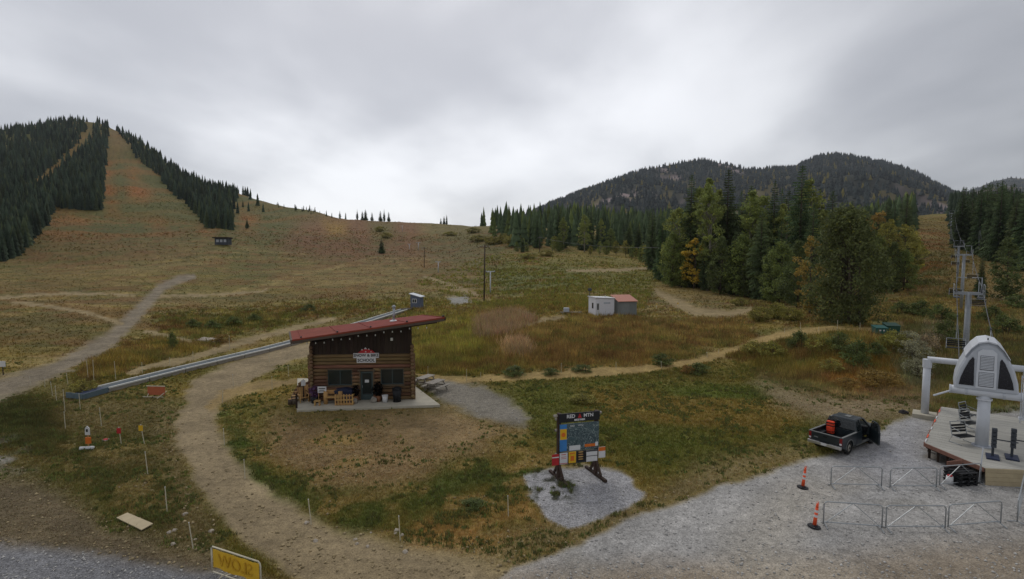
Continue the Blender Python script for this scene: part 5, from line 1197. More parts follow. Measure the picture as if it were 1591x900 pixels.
pane('side_window', (.79, -.5, bz + .03), (.79, .0, bz + .03), (.635, .02, tz - .03), (.635, -.4, tz - .03))
part('cab_wall', MB().box((0, -.59, .74), (1.66, .05, .64)), PAINT, tk); part('cab_corner', MB().box((.835, -.28, .72), (.07, .64, .7)), PAINT, tk); part('door', MB().box((-.835, .2, .72), (.07, 1.62, .68)), PAINT, tk, bevel=.015)
for x in (-.4, .4):
    q = part('seat', MB().box((x, .1, .62), (.5, .5, .16)), SEAT, tk, bevel=.03); part('seat_back', MB().bar((x, -.16, .66), (x, -.3, 1.25), .48, .14, (0, 1, 0)), SEAT, q, bevel=.03); part('headrest', MB().box((x, -.33, 1.33), (.26, .1, .16)), SEAT, q, bevel=.03)
part('dashboard', MB().box((0, .92, .95), (1.5, .26, .22)), BLACK, tk)
part('steering_wheel', MB().sweep([(-.4 + .17 * math.cos(a), .72, 1.0 + .17 * math.sin(a)) for a in np.linspace(0, 6.2, 13)], .014, 5), BLACK, tk)
for s_ in (-1, 1):
    for y in (yr, yf_):
        x = s_ * .76
        q = part('wheel', MB().cyl((x - s_ * .1, y, .36), (x + s_ * .08, y, .36), .2, n=18), RIM, tk)
        tb = MB()
        for xa, xb, ra, rb in ((-.12, -.09, .33, .36), (-.09, .08, .36, .36), (.08, .115, .36, .32), (.115, .1, .32, .21)): tb.cyl((x + s_ * xa, y, .36), (x + s_ * xb, y, .36), ra, rb, 22, caps=False)
        part('tyre', tb, TYRE, q, True); part('hub_cap', MB().cyl((x + s_ * .08, y, .36), (x + s_ * .11, y, .36), .19, .12, 14), RIM, q); part('hub', MB().cyl((x + s_ * .1, y, .36), (x + s_ * .13, y, .36), .06, n=10), BLACK, q)
# the open door, hinged at its front edge
hg = Vector((.85, 1.0, 0)); ang = R(-46)
M_ = Matrix.Rotation(-ang, 3, 'Z')
def dl(y, z, o_=0): v = M_ @ Vector((o_, -y, 0)); return (hg.x + v.x, hg.y + v.y, z)
def dpan(pts, t0, t1):
    n_ = len(pts); vs = [dl(y, z, t0) for y, z in pts] + [dl(y, z, t1) for y, z in pts]
    return MB().add(vs, [tuple(range(n_)), tuple(reversed(range(n_, 2 * n_)))] + [(i, n_ + i, n_ + (i + 1) % n_, (i + 1) % n_) for i in range(n_)])
od = part('door', dpan([(0, .38), (1.0, .38), (1.02, 1.06), (0, 1.06)], 0, .09), PAINT, tk)
tag(od, 'passenger door swung wide open')
part('window_frame', MB().bar(dl(0.02, 1.05, .04), dl(.42, 1.56, -.06), .05, .05).bar(dl(.42, 1.56, -.06), dl(.96, 1.57, -.06), .05, .05).bar(dl(.96, 1.57, -.06), dl(1.0, 1.05, .04), .05, .05), PAINT, od)
part('pane', dpan([(.1, 1.065), (.97, 1.065), (.94, 1.54), (.44, 1.54)], 0.0, .01), TG, od)
part('sill_strip', dpan([(.0, .33), (1.0, .33), (1.0, .375), (0, .375)], .0, .08), DUST, od)
part('handle', dpan([(.78, .9), (.95, .9), (.95, .97), (.78, .97)], .09, .12), BLACK, od)
mr_ = part('mirror', MB().box(dl(.12, 1.2, .24), (.22, .12, .26)).bar(dl(.1, 1.12, .05), dl(.12, 1.16, .22), .04, .04), BLACK, od)
# red pack in the bed
t = thing('red_backpack', 'bright orange-red pack strapped upright in the pickup bed', 'backpack', org + Matrix.Rotation(head, 3, 'Z') @ Vector((-.42, -.86, .65)), head)
ORR = mat('orange_red_cloth', A(226, 74, 44), .7, var=.2, scale=8)
part('body', MB().box((0, 0, .42), (.4, .22, .72)), ORR, t, bevel=.06); part('pocket', MB().box((0, -.13, .34), (.3, .08, .28)), ORR, t, bevel=.03)
for z in (.2, .52, .68): part('strap', MB().box((0, -.005, z), (.41, .25, .05)), BLACK, t)
part('frame', MB().box((0, .14, .42), (.46, .04, .84)), BLACK, t)

# ------------------------------------------------------------------ steel barriers, delineators
def barrier(p0, p1, label, group=None, hh=1.02, diag=True, leanz=0.0):
    p0 = Vector(p0); p1 = Vector(p1); m_ = (p0 + p1) / 2; l_ = (p1 - p0).length; rz_ = math.atan2(p1.y - p0.y, p1.x - p0.x); m_.z = gz(m_) - .0
    t = thing('crowd_barrier', label, 'barrier', m_, rz_, group); a = l_ / 2 - .05; r_ = .025; c_ = .12
    part('frame', MB().sweep([(-a, 0, .1), (-a, 0, hh - c_), (-a + c_ * .3, 0, hh - c_ * .3), (-a + c_, 0, hh), (a - c_, 0, hh), (a - c_ * .3, 0, hh - c_ * .3), (a, 0, hh - c_), (a, 0, .1)], r_, 6), STEEL, t, True)
    part('bottom_rail', MB().cyl((-a, 0, .17), (a, 0, .17), r_ * .9, n=6), STEEL, t)
    part('diagonal', MB().cyl((-a * .9, 0, .18), (0, 0, hh), .016, n=6), STEEL, t); part('diagonal', MB().cyl((a * .9, 0, .18), (0, 0, hh), .016, n=6), STEEL, t)
    for s_ in (-1, 1):
        part('foot', MB().sweep([(s_ * (a - .05), -.3, .02), (s_ * (a - .05), -.05, .1), (s_ * (a - .05), .05, .1), (s_ * (a - .05), .3, .02)], .022, 6), STEEL, t)
        part('hook', MB().sweep([(s_ * a, 0, .75), (s_ * (a + .06), 0, .75), (s_ * (a + .06), 0, .68)], .01, 5), STEEL, t)
    return t
for a, b, lb in (((1289, 757), (1371, 759), 'steel barrier of the row nearest the pickup, beside the faded delineator post'), ((1381, 760), (1456, 760), 'middle steel barrier in the row in front of the pickup'), ((1458, 758), (1524, 752), 'steel barrier slanting in front of the pallets by the lift deck'),
                 ((1277, 817), (1372, 824), 'steel barrier beside the bright orange delineator post'), ((1374, 824), (1470, 824), 'middle steel barrier of the outer row'), ((1471, 823), (1556, 816), 'steel barrier at the free end of the outer row'), ((1580, 815), (1592, 760), 'steel barrier standing end-on below the lift ramp')):
    barrier(gp(*a), gp(*b), lb)
ORN = mat('orange_plastic', A(232, 92, 52), .55, var=.1)
def delineator(p, label, lean=0.0):
    t = thing('delineator_post', label, 'traffic post', p, 0); t.rotation_euler = (0, lean, 0)
    part('base', MB().cyl((0, 0, 0), (0, 0, .05), .26, .24, 8).cyl((0, 0, .05), (0, 0, .1), .14, .09, 8), BLACK, t)
    q = part('tube', MB().cyl((0, 0, .1), (0, 0, .82), .075, .055, 12).cyl((0, 0, .82), (0, 0, .98), .055, .04, 12), ORN, t, True)
    for z in (.42, .62): part('reflective_band', MB().cyl((0, 0, z), (0, 0, z + .1), .074 - z * .014, .073 - z * .016, 12), WHITE, q)
    part('grip', MB().sweep([(-.035, 0, .96), (-.03, 0, 1.05), (.03, 0, 1.05), (.035, 0, .96)], .014, 5), ORN, q)
delineator(gp(1265, 819), 'bright orange delineator post with heavy black base by the outer barriers', R(6))
delineator(gp(1247, 758), 'faded orange and white delineator post by the barriers nearest the pickup', R(6))
# ------------------------------------------------------------------ chairlift
LIFTW = mat('lift_white', A(196, 200, 206), .45, var=.08, scale=1.5, spec=.4)
LIFTG = mat('lift_grey', A(176, 181, 188), .5, var=.1, scale=2)
DKGL = mat('terminal_glass', A(18, 19, 28), .2, var=.1, spec=.3)
LSTEEL = mat('tower_steel', A(150, 154, 158), .55, metal=.3, var=.15, scale=2)
DKST = mat('dark_steel', A(62, 66, 72), .6, var=.2)
DECK = mat('deck_boards', A(166, 164, 156), .9, var=.2, scale=2.5, bump=.2, stretch=(.4, 3, 3), objrand=.07)
PLYW = mat('plywood', A(176, 162, 132), .85, var=.12, scale=3, objrand=.05)
RUSTB = mat('red_brown_board', A(128, 92, 78), .85, var=.2)
DZ = .8
AZ = R(39.3); ax = Vector((math.sin(AZ), math.cos(AZ), 0)); ay = Vector((math.cos(AZ), -math.sin(AZ), 0))
B0 = gp(1525, 693, DZ)
lt = thing('lift_terminal', 'white chairlift terminal with dark side windows on a stout pillar', 'lift terminal', B0, -AZ)
PZ = 2.85                                            # underside of the head above the deck
part('pillar', MB().cyl((0, 0, 0), (0, 0, PZ), .28, .26, 20), LIFTW, lt, True); part('pillar_flange', MB().cyl((0, 0, PZ - .35), (0, 0, PZ - .25), .33, n=20), LIFTW, lt); part('base_plate', MB().cyl((0, 0, 0), (0, 0, .05), .42, n=16), LIFTG, lt)
part('front_tube', MB().cyl((-1.42, -.1, PZ + .05), (1.42, -.1, PZ + .05), .22, n=18), LIFTW, lt, True)
for x in (-1.42, 1.42): part('tube_end', MB().cyl((x - .03, -.1, PZ + .05), (x + .03, -.1, PZ + .05), .235, n=18), LIFTW, lt)
for x in (-.75, .75): part('clamp', MB().cyl((x - .05, -.1, PZ + .05), (x + .05, -.1, PZ + .05), .24, n=18), LIFTG, lt)
prof = [(-1.28, 0), (-1.24, .5), (-1.08, 1.15), (-.86, 1.68), (-.62, 2.12), (-.36, 2.42), (0, 2.52), (.36, 2.42), (.62, 2.12), (.86, 1.68), (1.08, 1.15), (1.24, .5), (1.28, 0)]
def ring(sc, y, dz=0): return [(x * sc, y, PZ + .22 + z * sc + dz) for x, z in prof]
sh = MB(); rings = [ring(.94, -.35), ring(1.0, -.25), ring(1.0, 2.2), ring(.9, 3.4, -.02), ring(.7, 4.3, .0)]
vs = [p for r_ in rings for p in r_]; n_ = len(prof); fs = []
for k in range(len(rings) - 1):
    for i in range(n_ - 1): fs.append((k * n_ + i, k * n_ + i + 1, (k + 1) * n_ + i + 1, (k + 1) * n_ + i))
    fs.append((k * n_ + n_ - 1, k * n_, (k + 1) * n_, (k + 1) * n_ + n_ - 1))
fs += [tuple(range(n_)), tuple(reversed(range((len(rings) - 1) * n_, len(rings) * n_)))]
hd2 = part('housing', sh.add(vs, fs), LIFTG, lt)
part('top_shell', MB().add([(x * 1.03, y, PZ + .22 + z * 1.03 + .02) for y in (-.45, 2.3) for x, z in prof[3:10]] + [(x * 1.03, y, PZ + .22 + z * 1.03 - .05) for y in (-.45, 2.3) for x, z in prof[3:10]],
     [(i, i + 1, i + 8, i + 7) for i in range(6)] + [(14 + i, 21 + i, 22 + i, 15 + i) for i in range(6)] + [(i, 14 + i, 15 + i, i + 1) for i in range(6)] + [(7 + i, 8 + i, 22 + i, 21 + i) for i in range(6)] + [(0, 7, 21, 14), (6, 20, 27, 13)]), LIFTW, hd2)
def fr2(pts): return [(x, PZ + .22 + z) for x, z in pts]
for s_ in (-1, 1):
    part('side_window', MB().prism(fr2([(s_ * a, b) for a, b in ((1.08, .18), (1.02, .55), (.88, 1.02), (.7, 1.5), (.56, 1.72), (.5, 1.6), (.47, .18))]), -.385, -.352), DKGL, hd2)
part('front_panel', MB().prism(fr2([(-.4, .1), (.4, .1), (.38, 2.0), (.2, 2.16), (-.2, 2.16), (-.38, 2.0)]), -.40, -.352), LIFTW, hd2)
for z0, w_ in ((.2, .3), (1.08, .27)):
    v_ = part('vent', MB().box((0, -.40, PZ + .22 + z0 + .37), (w_ * 2, .02, .76)), DKST, hd2)
    for i in range(9): part('louvre', MB().box((0, -.42, PZ + .22 + z0 + .06 + i * .08), (w_ * 1.9, .03, .045), Matrix.Rotation(R(30), 3, 'X')), LIFTW, v_) if False else None
    lv_ = MB()
    for i in range(9): lv_.box((0, -.42, PZ + .22 + z0 + .06 + i * .08), (w_ * 1.9, .035, .05), Matrix.Rotation(R(25), 3, 'X'))
    part('louvres', lv_, LIFTW, v_)
part('aerial', MB().cyl((0, 0, PZ + 2.7), (0, 0, PZ + 2.95), .03, n=6), BLACK, hd2)
# rear portal: two pillars and a cross tube
lp = (-2.55, 7.7); rpp = (2.35, 7.6)
for (x, y), zb in ((lp, -.75), (rpp, 0)):
    part('portal_pillar', MB().cyl((x, y, zb), (x, y, PZ + .1), .22, .21, 16), LIFTW, lt, True); part('pillar_flange', MB().cyl((x, y, zb), (x, y, zb + .12), .36, n=14), LIFTW, lt); part('pillar_cap', MB().cyl((x, y, PZ - .25), (x, y, PZ + .3), .26, n=16), LIFTW, lt)
part('cross_tube', MB().cyl((lp[0], lp[1], PZ + .3), (rpp[0], rpp[1], PZ + .3), .2, n=16), LIFTW, lt, True)
for s_, x in ((-1, -.9), (1, .9)): part('track_beam', MB().bar((x, .2, PZ + .1), (x, 8.6, PZ + .15), .14, .24), LIFTG, lt)
part('bullwheel', MB().cyl((0, 2.0, PZ - .05), (0, 2.0, PZ + .08), 1.15, n=28), DKST, lt, True)
part('strut', MB().cyl((-1.2, .2, PZ - .02), (-2.1, .6, PZ - .6), .05, n=8), LIFTW, lt)
lad = MB()
for x in (2.0, 2.3): lad.cyl((x, 6.6, 0), (x, 6.9, PZ), .03, n=6)
for i in range(9): lad.cyl((2.0, 6.63 + i * .033, .3 + i * .3), (2.3, 6.63 + i * .033, .3 + i * .3), .02, n=5)
part('ladder', lad, LIFTG, lt)
tag(part('concrete_footing', MB().box((0, 0, 0), (1.3, 1.3, .34)), CONC, None, bevel=.02), 'square concrete footing under the left pillar of the lift portal', 'footing').location = B0 + ay * lp[0] + ax * lp[1] + Vector((0, 0, -.8 + .1))
bpy.data.objects['concrete_footing'].rotation_euler = (0, 0, -AZ)
# deck of planks
dk = [gp(1437, 688, DZ), gp(1530, 727, DZ), gp(1660, 733, DZ)]
a0 = gp(1463, 632, DZ); dk.append(dk[2] + ax * 11.5 + ay * 1.0); dk.append(a0 + ay * 5.2 + ax * -.2); dk.append(a0)
rt = Matrix.Rotation(AZ, 3, 'Z')
dl_ = [rt @ (p - B0) for p in dk]                       # local x lateral, y along
def clip(pl_, y, keep_gt):
    o_ = []
    for i in range(len(pl_)):
        p, q = pl_[i], pl_[(i + 1) % len(pl_)]; ip = (p[1] >= y) == keep_gt; iq = (q[1] >= y) == keep_gt
        if ip: o_.append(p)
        if ip != iq:
            t_ = (y - p[1]) / (q[1] - p[1]); o_.append((p[0] + (q[0] - p[0]) * t_, y))
    return o_
deck = thing('lift_deck', 'raised loading deck of weathered boards under the lift terminal', 'deck', B0 + Vector((0, 0, -DZ)), -AZ)
pl2 = [(p.x, p.y) for p in dl_]; ys = [p[1] for p in pl2]; y = min(ys)
while y < max(ys):
    c_ = clip(clip(pl2, y + .006, True), y + .234, False)
    if len(c_) >= 3: part('plank', MB().prism(c_, DZ - .04, DZ + random.uniform(-.004, .003), 'xy'), DECK, deck)
    y += .24
cx_ = sum(p[0] for p in pl2) / 6; cy_ = sum(p[1] for p in pl2) / 6
part('frame', MB().prism([(cx_ + (x - cx_) * .985, cy_ + (y_ - cy_) * .985) for x, y_ in pl2], DZ - .3, DZ - .045, 'xy'), DKW, deck)
def edge_boards(i, j, z0, z1, m_, n_, nm, out_=.03):
    p, q = Vector(pl2[i]), Vector(pl2[j]); d_ = (q - p); nn = Vector((d_.y, -d_.x)).normalized() * out_
    for k in range(n_):
        a, b = p + d_ * (k / n_) + nn, p + d_ * ((k + 1) / n_) + nn
        part(nm, MB().bar((a.x, a.y, (z0 + z1) / 2), (b.x, b.y, (z0 + z1) / 2), .05, z1 - z0), m_, deck)
edge_boards(0, 1, DZ - .2, DZ - .01, RUSTB, 2, 'fascia_board'); edge_boards(5, 0, DZ - .2, DZ - .01, RUSTB, 3, 'fascia_board')
for k in range(4): edge_boards(1, 2, DZ * k / 4 - .08 * (k == 0), DZ * (k + 1) / 4 - .008, PLYW, 3, 'ramp_board', .03 + .02 * (4 - k))
for (i, j) in ((0, 1), (5, 0)):
    for k in range(6):
        p = Vector(pl2[i]).lerp(Vector(pl2[j]), (k + .3) / 6); q = p.lerp(Vector((cx_, cy_)), .03); part('support_post', MB().box((q.x, q.y, DZ / 2 - .18), (.12, .12, DZ - .3)), DKW, deck)
for k in (1, 3, 4, 6, 8, 9):
    p = Vector(pl2[5]).lerp(Vector(pl2[0]), k / 10 + .02); q = Vector(pl2[5]).lerp(Vector(pl2[0]), k / 10 + .085); part('edge_stripe', MB().bar((p.x, p.y, DZ + .03), (q.x, q.y, DZ + .015), .06, .025), ORN if k % 3 else WHITE, deck)
def dpt(x, y): p = gp(x, y, DZ); return p
# chairs
def lift_chair(root_label, loc_, rz_, hang, group=None, name='lift_chair', wd=1.15):
    t = thing(name, root_label, 'lift chair', loc_, rz_, group)
    z = 0.0
    for i in range(4): part('seat_slat', MB().box((0, -.18 + i * .13, .42), (wd, .115, .035)), BLACK, t)
    for i in range(3): part('back_slat', MB().box((0, .3 + i * .03, .6 + i * .15), (wd, .03, .11)), BLACK, t)
    for s_ in (-1, 1): part('side_frame', MB().sweep([(s_ * wd / 2, -.22, .38), (s_ * wd / 2, .24, .38), (s_ * wd / 2, .4, 1.1)], .025, 6), STEEL, t); part('armrest', MB().sweep([(s_ * wd / 2, .34, .85), (s_ * wd / 2, -.2, .72)], .02, 5), STEEL, t)
    part('top_rail', MB().cyl((-wd / 2, .4, 1.1), (wd / 2, .4, 1.1), .025, n=6), STEEL, t)
    if hang: part('hanger', MB().sweep([(0, .4, 1.1), (0, .42, 1.6), (0, .2, hang - .3), (0, 0, hang)], .03, 6), STEEL, t); part('grip', MB().box((0, 0, hang), (.1, .3, .14)), DKST, t)
    else:
        for s_ in (-1, 1): part('skid', MB().sweep([(s_ * wd / 2, -.3, .02), (s_ * wd / 2, .4, .02), (s_ * wd / 2, .22, .38)], .022, 5), STEEL, t)
    return t
lift_chair('dark seat frame parked upright on the deck before the pillar', dpt(1497, 689), R(10), 0, None, 'parked_lift_chair', .95)
lift_chair('second seat frame parked on the deck close beside the white pillar', dpt(1507, 668), R(14), 0, None, 'parked_lift_chair', .8)
lift_chair('farthest seat frame parked on the deck behind the other two', dpt(1505, 655), R(25), 0, None, 'parked_lift_chair', .8)
for k, (x, y) in enumerate(((1542, 711), (1572, 712))):
    t = thing('loading_gate', ['dark loading gate post nearer the terminal pillar', 'dark loading gate post farther from the terminal pillar'][k], 'gate', dpt(x, y), -AZ)
    part('base', MB().box((0, 0, .04), (.5, .9, .07)), NAVY, t); part('post', MB().bar((0, .1, .05), (.0, .0, 1.5), .1, .1), DKST, t)
    for i in range(5): part('paddle', MB().box((.02, -.02 + .0 * i, .62 + i * .2), (.2, .26, .15)), DKST, t)
    part('arm', MB().cyl((0, 0, .95), (.9, 0, .95), .03, n=6), DKST, t)
t = thing('warning_tag', 'small red and yellow tag fixed on the pale ramp face', 'tag', gp(1566, 724, DZ) + Vector((0, -.1, -.24)), R(0))
part('tag_plate', MB().prism([(-.2, .0), (.12, -.05), (.22, .1), (-.1, .16)], -.06, -.03), REDP, t); part('yellow_corner', MB().prism([(.02, .02), (.16, .0), (.2, .12), (.04, .15)], -.075, -.0605), YELP, t)
# pallets and boards below the deck
p = gp(1492, 750)
t = thing('pallet_stack', 'stack of dark plastic pallets behind the slanting barrier', 'pallets', p, R(8))
for k in range(4):
    for i in range(4): part('pallet_slat', MB().box((0, -.36 + i * .24, .11 + k * .17), (1.0, .16, .03)), BLACK, t)
    for x in (-.42, 0, .42): part('pallet_block', MB().box((x, 0, .045 + k * .17), (.1, .86, .09)), BLACK, t)
t = thing('site_board', 'white and dark red board tilted on a stand above the pallets', 'sign', gp(1476, 746), R(10))
part('panel', MB().bar((-.1, .1, .75), (.75, .1, .78), .05, .28), RUSTB, t); part('white_edge', MB().bar((-.12, .06, .58), (.5, .06, .60), .04, .05), WHITE, t)
for x in (-.05, .45): part('leg', MB().bar((x, .12, 0), (x, .12, .7), .04, .04), LIFTW, t)
t = thing('water_jug', 'white jug with red lid beside the pallets', 'jug', gp(1475, 752), 0)
part('body', MB().cyl((0, 0, 0), (0, 0, .38), .16, .14, 12), WHITE, t, True); part('lid', MB().cyl((0, 0, .38), (0, 0, .44), .1, n=10), REDP, t)
p = gp(1521, 750); t = thing('fence_post', 'pale leaning pole where the slanting barrier meets the ramp', 'pole', p, 0)
part('pole', MB().cyl((0, 0, 0), (.1, 0, 1.7), .03, n=7), LIFTW, t); part('foot', MB().box((0, 0, .03), (.2, .2, .06)), DKST, t)
rock('stone', gp(1404, 642), .3, 'dark rock lying where the gravel meets the slope near the lift', None, mat('dark_rock', A(52, 50, 50), .95, var=.3), 8)

# towers
def tower(px_, ytop, d, label, arm=0.85):
    c_ = at(px_, ytop, d); g = gz(c_); h_ = c_.z - g
    t = thing('lift_tower', label, 'lift tower', (c_.x, c_.y, g - .1), -AZ)
    r_ = .21
    part('tube', MB().cyl((0, 0, 0), (0, 0, h_ + .2), r_, r_ * .75, 14), LSTEEL, t, True)
    ca = part('crossarm', MB().box((0, 0, h_ + .1), (arm * 2 + .3, .28, .26)), LSTEEL, t)
    for s_ in (-1, 1):
        part('sheave_beam', MB().box((s_ * arm, 0, h_ + .28), (.12, 2.0, .14)), DKST, t)
        for y in (-.8, -.3, .3, .8): part('sheave', MB().cyl((s_ * arm - .04, y, h_ + .42), (s_ * arm + .04, y, h_ + .42), .19, n=12), DKST, t)
        part('catwalk', MB().box((s_ * (arm - .05), 0, h_ - .25), (.4, 2.2, .06)), DKST, t)
        part('handrail', MB().sweep([(s_ * (arm + .18), -1.1, h_ - .2), (s_ * (arm + .18), -1.1, h_ + .9), (s_ * (arm + .18), 1.1, h_ + .9), (s_ * (arm + .18), 1.1, h_ - .2)], .025, 5).cyl((s_ * (arm + .18), -1.1, h_ + .35), (s_ * (arm + .18), 1.1, h_ + .35), .02, n=5), STEEL, t)
        part('lifting_frame', MB().sweep([(s_ * arm, 0, h_ + .1), (s_ * arm, 0, h_ + 1.5), (s_ * (arm * .2), 0, h_ + 1.5)], .05, 6), LSTEEL, t)
    l_ = MB()
    for x in (-.2, .2): l_.cyl((x, -r_ - .08, 2), (x, -r_ - .08, h_), .02, n=4)
    for i in range(int(h_ / .5) - 4): l_.cyl((-.2, -r_ - .08, 2.2 + i * .5), (.2, -r_ - .08, 2.2 + i * .5), .015, n=4)
    part('ladder', l_, STEEL, t)
    return Vector((c_.x, c_.y, c_.z + .62)), arm
tws = [tower(1505, 456, 47, 'chairlift tower rising directly behind the terminal'), tower(1498, 396, 84, 'second chairlift tower up the line with broad crossarm'), tower(1490, 383, 130, 'slender third chairlift tower on the cleared run'), tower(1479, 332, 250, 'farthest chairlift tower near the top of the cleared run')]
rope = MAT_ROPE = mat('wire_rope', A(70, 72, 74), .6, var=.1)
def catenary(a, b, sag, n_=14):
    a = Vector(a); b = Vector(b); return [a.lerp(b, i / n_) + Vector((0, 0, -sag * 4 * (i / n_) * (1 - i / n_))) for i in range(n_ + 1)]
endp = at(1466, 318, 420)
def ropeside(s_):
    pts = [B0 + ay * (.95 * s_) + ax * 2.0 + Vector((0, 0, PZ + .02))]
    for c_, arm in tws: pts.append(c_ + ay * (arm * s_))
    pts.append(endp + ay * (0.85 * s_)); return pts
for s_ in (-1, 1):
    pts = ropeside(s_); al = []
    for a, b, sg_ in zip(pts[:-1], pts[1:], (.25, .5, .8, 2.0, 2.5)): al += catenary(a, b, sg_)
    o = part('haul_rope', MB().sweep(al, .03, 5), rope, None); tag(o, ['haul rope running up the chairlift line on the side of the open run', 'haul rope running up the chairlift line on the side of the dark wood'][s_ > 0], 'cable')
    segs = list(zip(pts[:-1], pts[1:], (.25, .5, .8, 2.0, 2.5)))
    spots = {-1: [(0, .62), (1, .35), (2, .3), (2, .8), (3, .35), (3, .8)], 1: [(0, .5), (1, .15), (1, .7), (2, .5), (3, .2), (3, .6)]}[s_]
    for sgm, f_ in spots:
        a, b, sg_ = segs[sgm]; q = a.lerp(b, f_) + Vector((0, 0, -sg_ * 4 * f_ * (1 - f_)))
        gq = gz(q); hh_ = min(2.9, q.z - gq - .5)
        if hh_ > 1.5: lift_chair(['empty lift chair hanging on the rope beside the open run', 'empty lift chair hanging on the rope beside the dark wood'][s_ > 0], q - Vector((0, 0, hh_)), -AZ + (math.pi if s_ > 0 else 0), hh_, 'chairs hanging on the lift')
t_ = at(1519, 357, 150); g = gp(1530, 400)
pole = thing('leaning_pole', 'pair of thin pale poles leaning above the slim conifer', 'pole', (g.x, g.y, g.z), 0)
h_ = 9; k_ = g.y / F
part('pole', MB().cyl((0, 0, -.2), (-10 * k_, 0, 42 * k_), .12, .08, 6), LSTEEL, pole); part('pole', MB().cyl((-9 * k_, 0, -.2), (-11 * k_, 0, 40 * k_), .1, .07, 6), LSTEEL, pole)
# ------------------------------------------------------------------ conveyor lift
c0 = gp(160, 609); c1 = gp(628, 484)
dv = Vector((c1.x - c0.x, c1.y - c0.y, 0)); Lc = dv.length; dv.normalize(); nv = Vector((-dv.y, dv.x, 0))
cv = thing('conveyor_lift', 'long conveyor lift with two pale rails running up behind the cabin', 'conveyor', c0, math.atan2(dv.y, dv.x))
BELT = mat('conveyor_belt', A(78, 88, 94), .8, var=.15); RAILM = mat('pale_rail', A(206, 206, 200), .6, var=.08)
ns_ = 14
for k in range(ns_):
    a, b = k / ns_, (k + 1) / ns_ - .002
    za = .38 + (c1.z - c0.z) * a - 0; zb = .38 + (c1.z - c0.z) * b
    za = gz(c0 + dv * Lc * a) - c0.z + .3; zb = gz(c0 + dv * Lc * b) - c0.z + .3
    for s_ in (-.62, .62): part('rail', MB().bar((Lc * a, s_, za + .06), (Lc * b, s_, zb + .06), .14, .12), RAILM, cv); 
    part('belt', MB().bar((Lc * a, 0, za), (Lc * b, 0, zb), 1.0, .06), BELT, cv)
    part('skirt', MB().bar((Lc * a, -.6, za - .18), (Lc * b, -.6, zb - .18), .05, .3), GREYW, cv)
    part('skirt', MB().bar((Lc * a, .6, za - .18), (Lc * b, .6, zb - .18), .05, .3), GREYW, cv)
tb_ = mat('blue_grey_panel', A(92, 108, 116), .6, var=.15); nb_ = mat('blue_belt_cover', A(44, 56, 84), .7, var=.15)
part('end_tray', MB().add([(-2.0, -.85, .02), (0, -.7, .2), (0, .7, .2), (-2.0, .85, .02), (-2.0, -.85, .22), (0, -.7, .34), (0, .7, .34), (-2.0, .85, .22)], [(3, 2, 1, 0), (4, 5, 6, 7), (0, 1, 5, 4), (1, 2, 6, 5), (2, 3, 7, 6), (3, 0, 4, 7)]), nb_, cv)
part('end_panel', MB().bar((-2.1, -.92, .2), (-.1, -.76, .26), .05, .42), tb_, cv); part('end_panel', MB().bar((-2.1, -.9, .22), (-2.1, .88, .22), .05, .42), tb_, cv)
part('end_deck', MB().box((Lc + .9, 0, gz(c1) - c0.z + .35), (1.8, 1.6, .1)), DKW, cv)
for s_ in (-.7, .7): part('deck_leg', MB().box((Lc + 1.6, s_, gz(c1) - c0.z + .1), (.1, .1, .6)), DKW, cv)
# ------------------------------------------------------------------ sheds
BLUW = mat('blue_grey_siding', A(98, 106, 124), .8, var=.12, stretch=(1, 1, 8), scale=3); WSID = mat('white_siding', A(222, 222, 226), .7, var=.06); CORR = mat('galvanised_sheet', A(136, 140, 138), .55, metal=.25, var=.15, stretch=(6, 6, .5), scale=3); PKR = mat('faded_red_roof', A(178, 122, 104), .7, var=.12)
p = gp(648, 479); t = thing('operator_shed', 'small blue-grey shed with white window at the top of the conveyor', 'shed', p, R(-12))
w_, d_ = 1.75, 1.6; hL, hR = 2.5, 2.0
part('wall', MB().prism([(-w_ / 2, 0), (w_ / 2, 0), (w_ / 2, hR), (-w_ / 2, hL)], -d_ / 2, d_ / 2), BLUW, t)
for i in range(11): part('siding_board', MB().box((0, -d_ / 2 - .008, .1 + i * .17), (w_ + .01, .012, .15)), BLUW, t)
part('roof', MB().add([(-w_ / 2 - .2, -d_ / 2 - .25, hL + .06), (w_ / 2 + .25, -d_ / 2 - .25, hR - .02), (w_ / 2 + .25, d_ / 2 + .2, hR - .02), (-w_ / 2 - .2, d_ / 2 + .2, hL + .06), (-w_ / 2 - .2, -d_ / 2 - .25, hL + .16), (w_ / 2 + .25, -d_ / 2 - .25, hR + .08), (w_ / 2 + .25, d_ / 2 + .2, hR + .08), (-w_ / 2 - .2, d_ / 2 + .2, hL + .16)], [(3, 2, 1, 0), (4, 5, 6, 7), (0, 1, 5, 4), (1, 2, 6, 5), (2, 3, 7, 6), (3, 0, 4, 7)]), LIFTW, t)
wn = part('window', MB().box((-.15, -d_ / 2 - .03, 1.35), (.85, .05, .75)), WHITE, t)
for x in (-.34, .04): part('pane', MB().box((x, -d_ / 2 - .06, 1.35), (.28, .02, .55)), GLS, wn)
p = gp(934, 489); k_ = p.y / F
t = thing('white_shed', 'white clapboard shed with narrow dark windows beside the metal shed', 'shed', p, R(14))
w_ = 31 * k_; h_ = 27 * k_; d_ = 2.6
part('wall', MB().prism([(-w_ / 2, 0), (w_ / 2, 0), (w_ / 2, h_ - .15), (-w_ / 2, h_)], -d_ / 2, d_ / 2), WSID, t)
for i in range(10): part('clapboard', MB().box((.15, -d_ / 2 - .02, .2 + i * (h_ - .55) / 9), (w_ - .45, .04, (h_ - .55) / 9 - .03), Matrix.Rotation(R(4), 3, 'X')), WSID, t)
part('roof', MB().box((0, 0, h_ + .02), (w_ + .25, d_ + .3, .1), Matrix.Rotation(R(2.7), 3, 'Y')), WHITE, t)
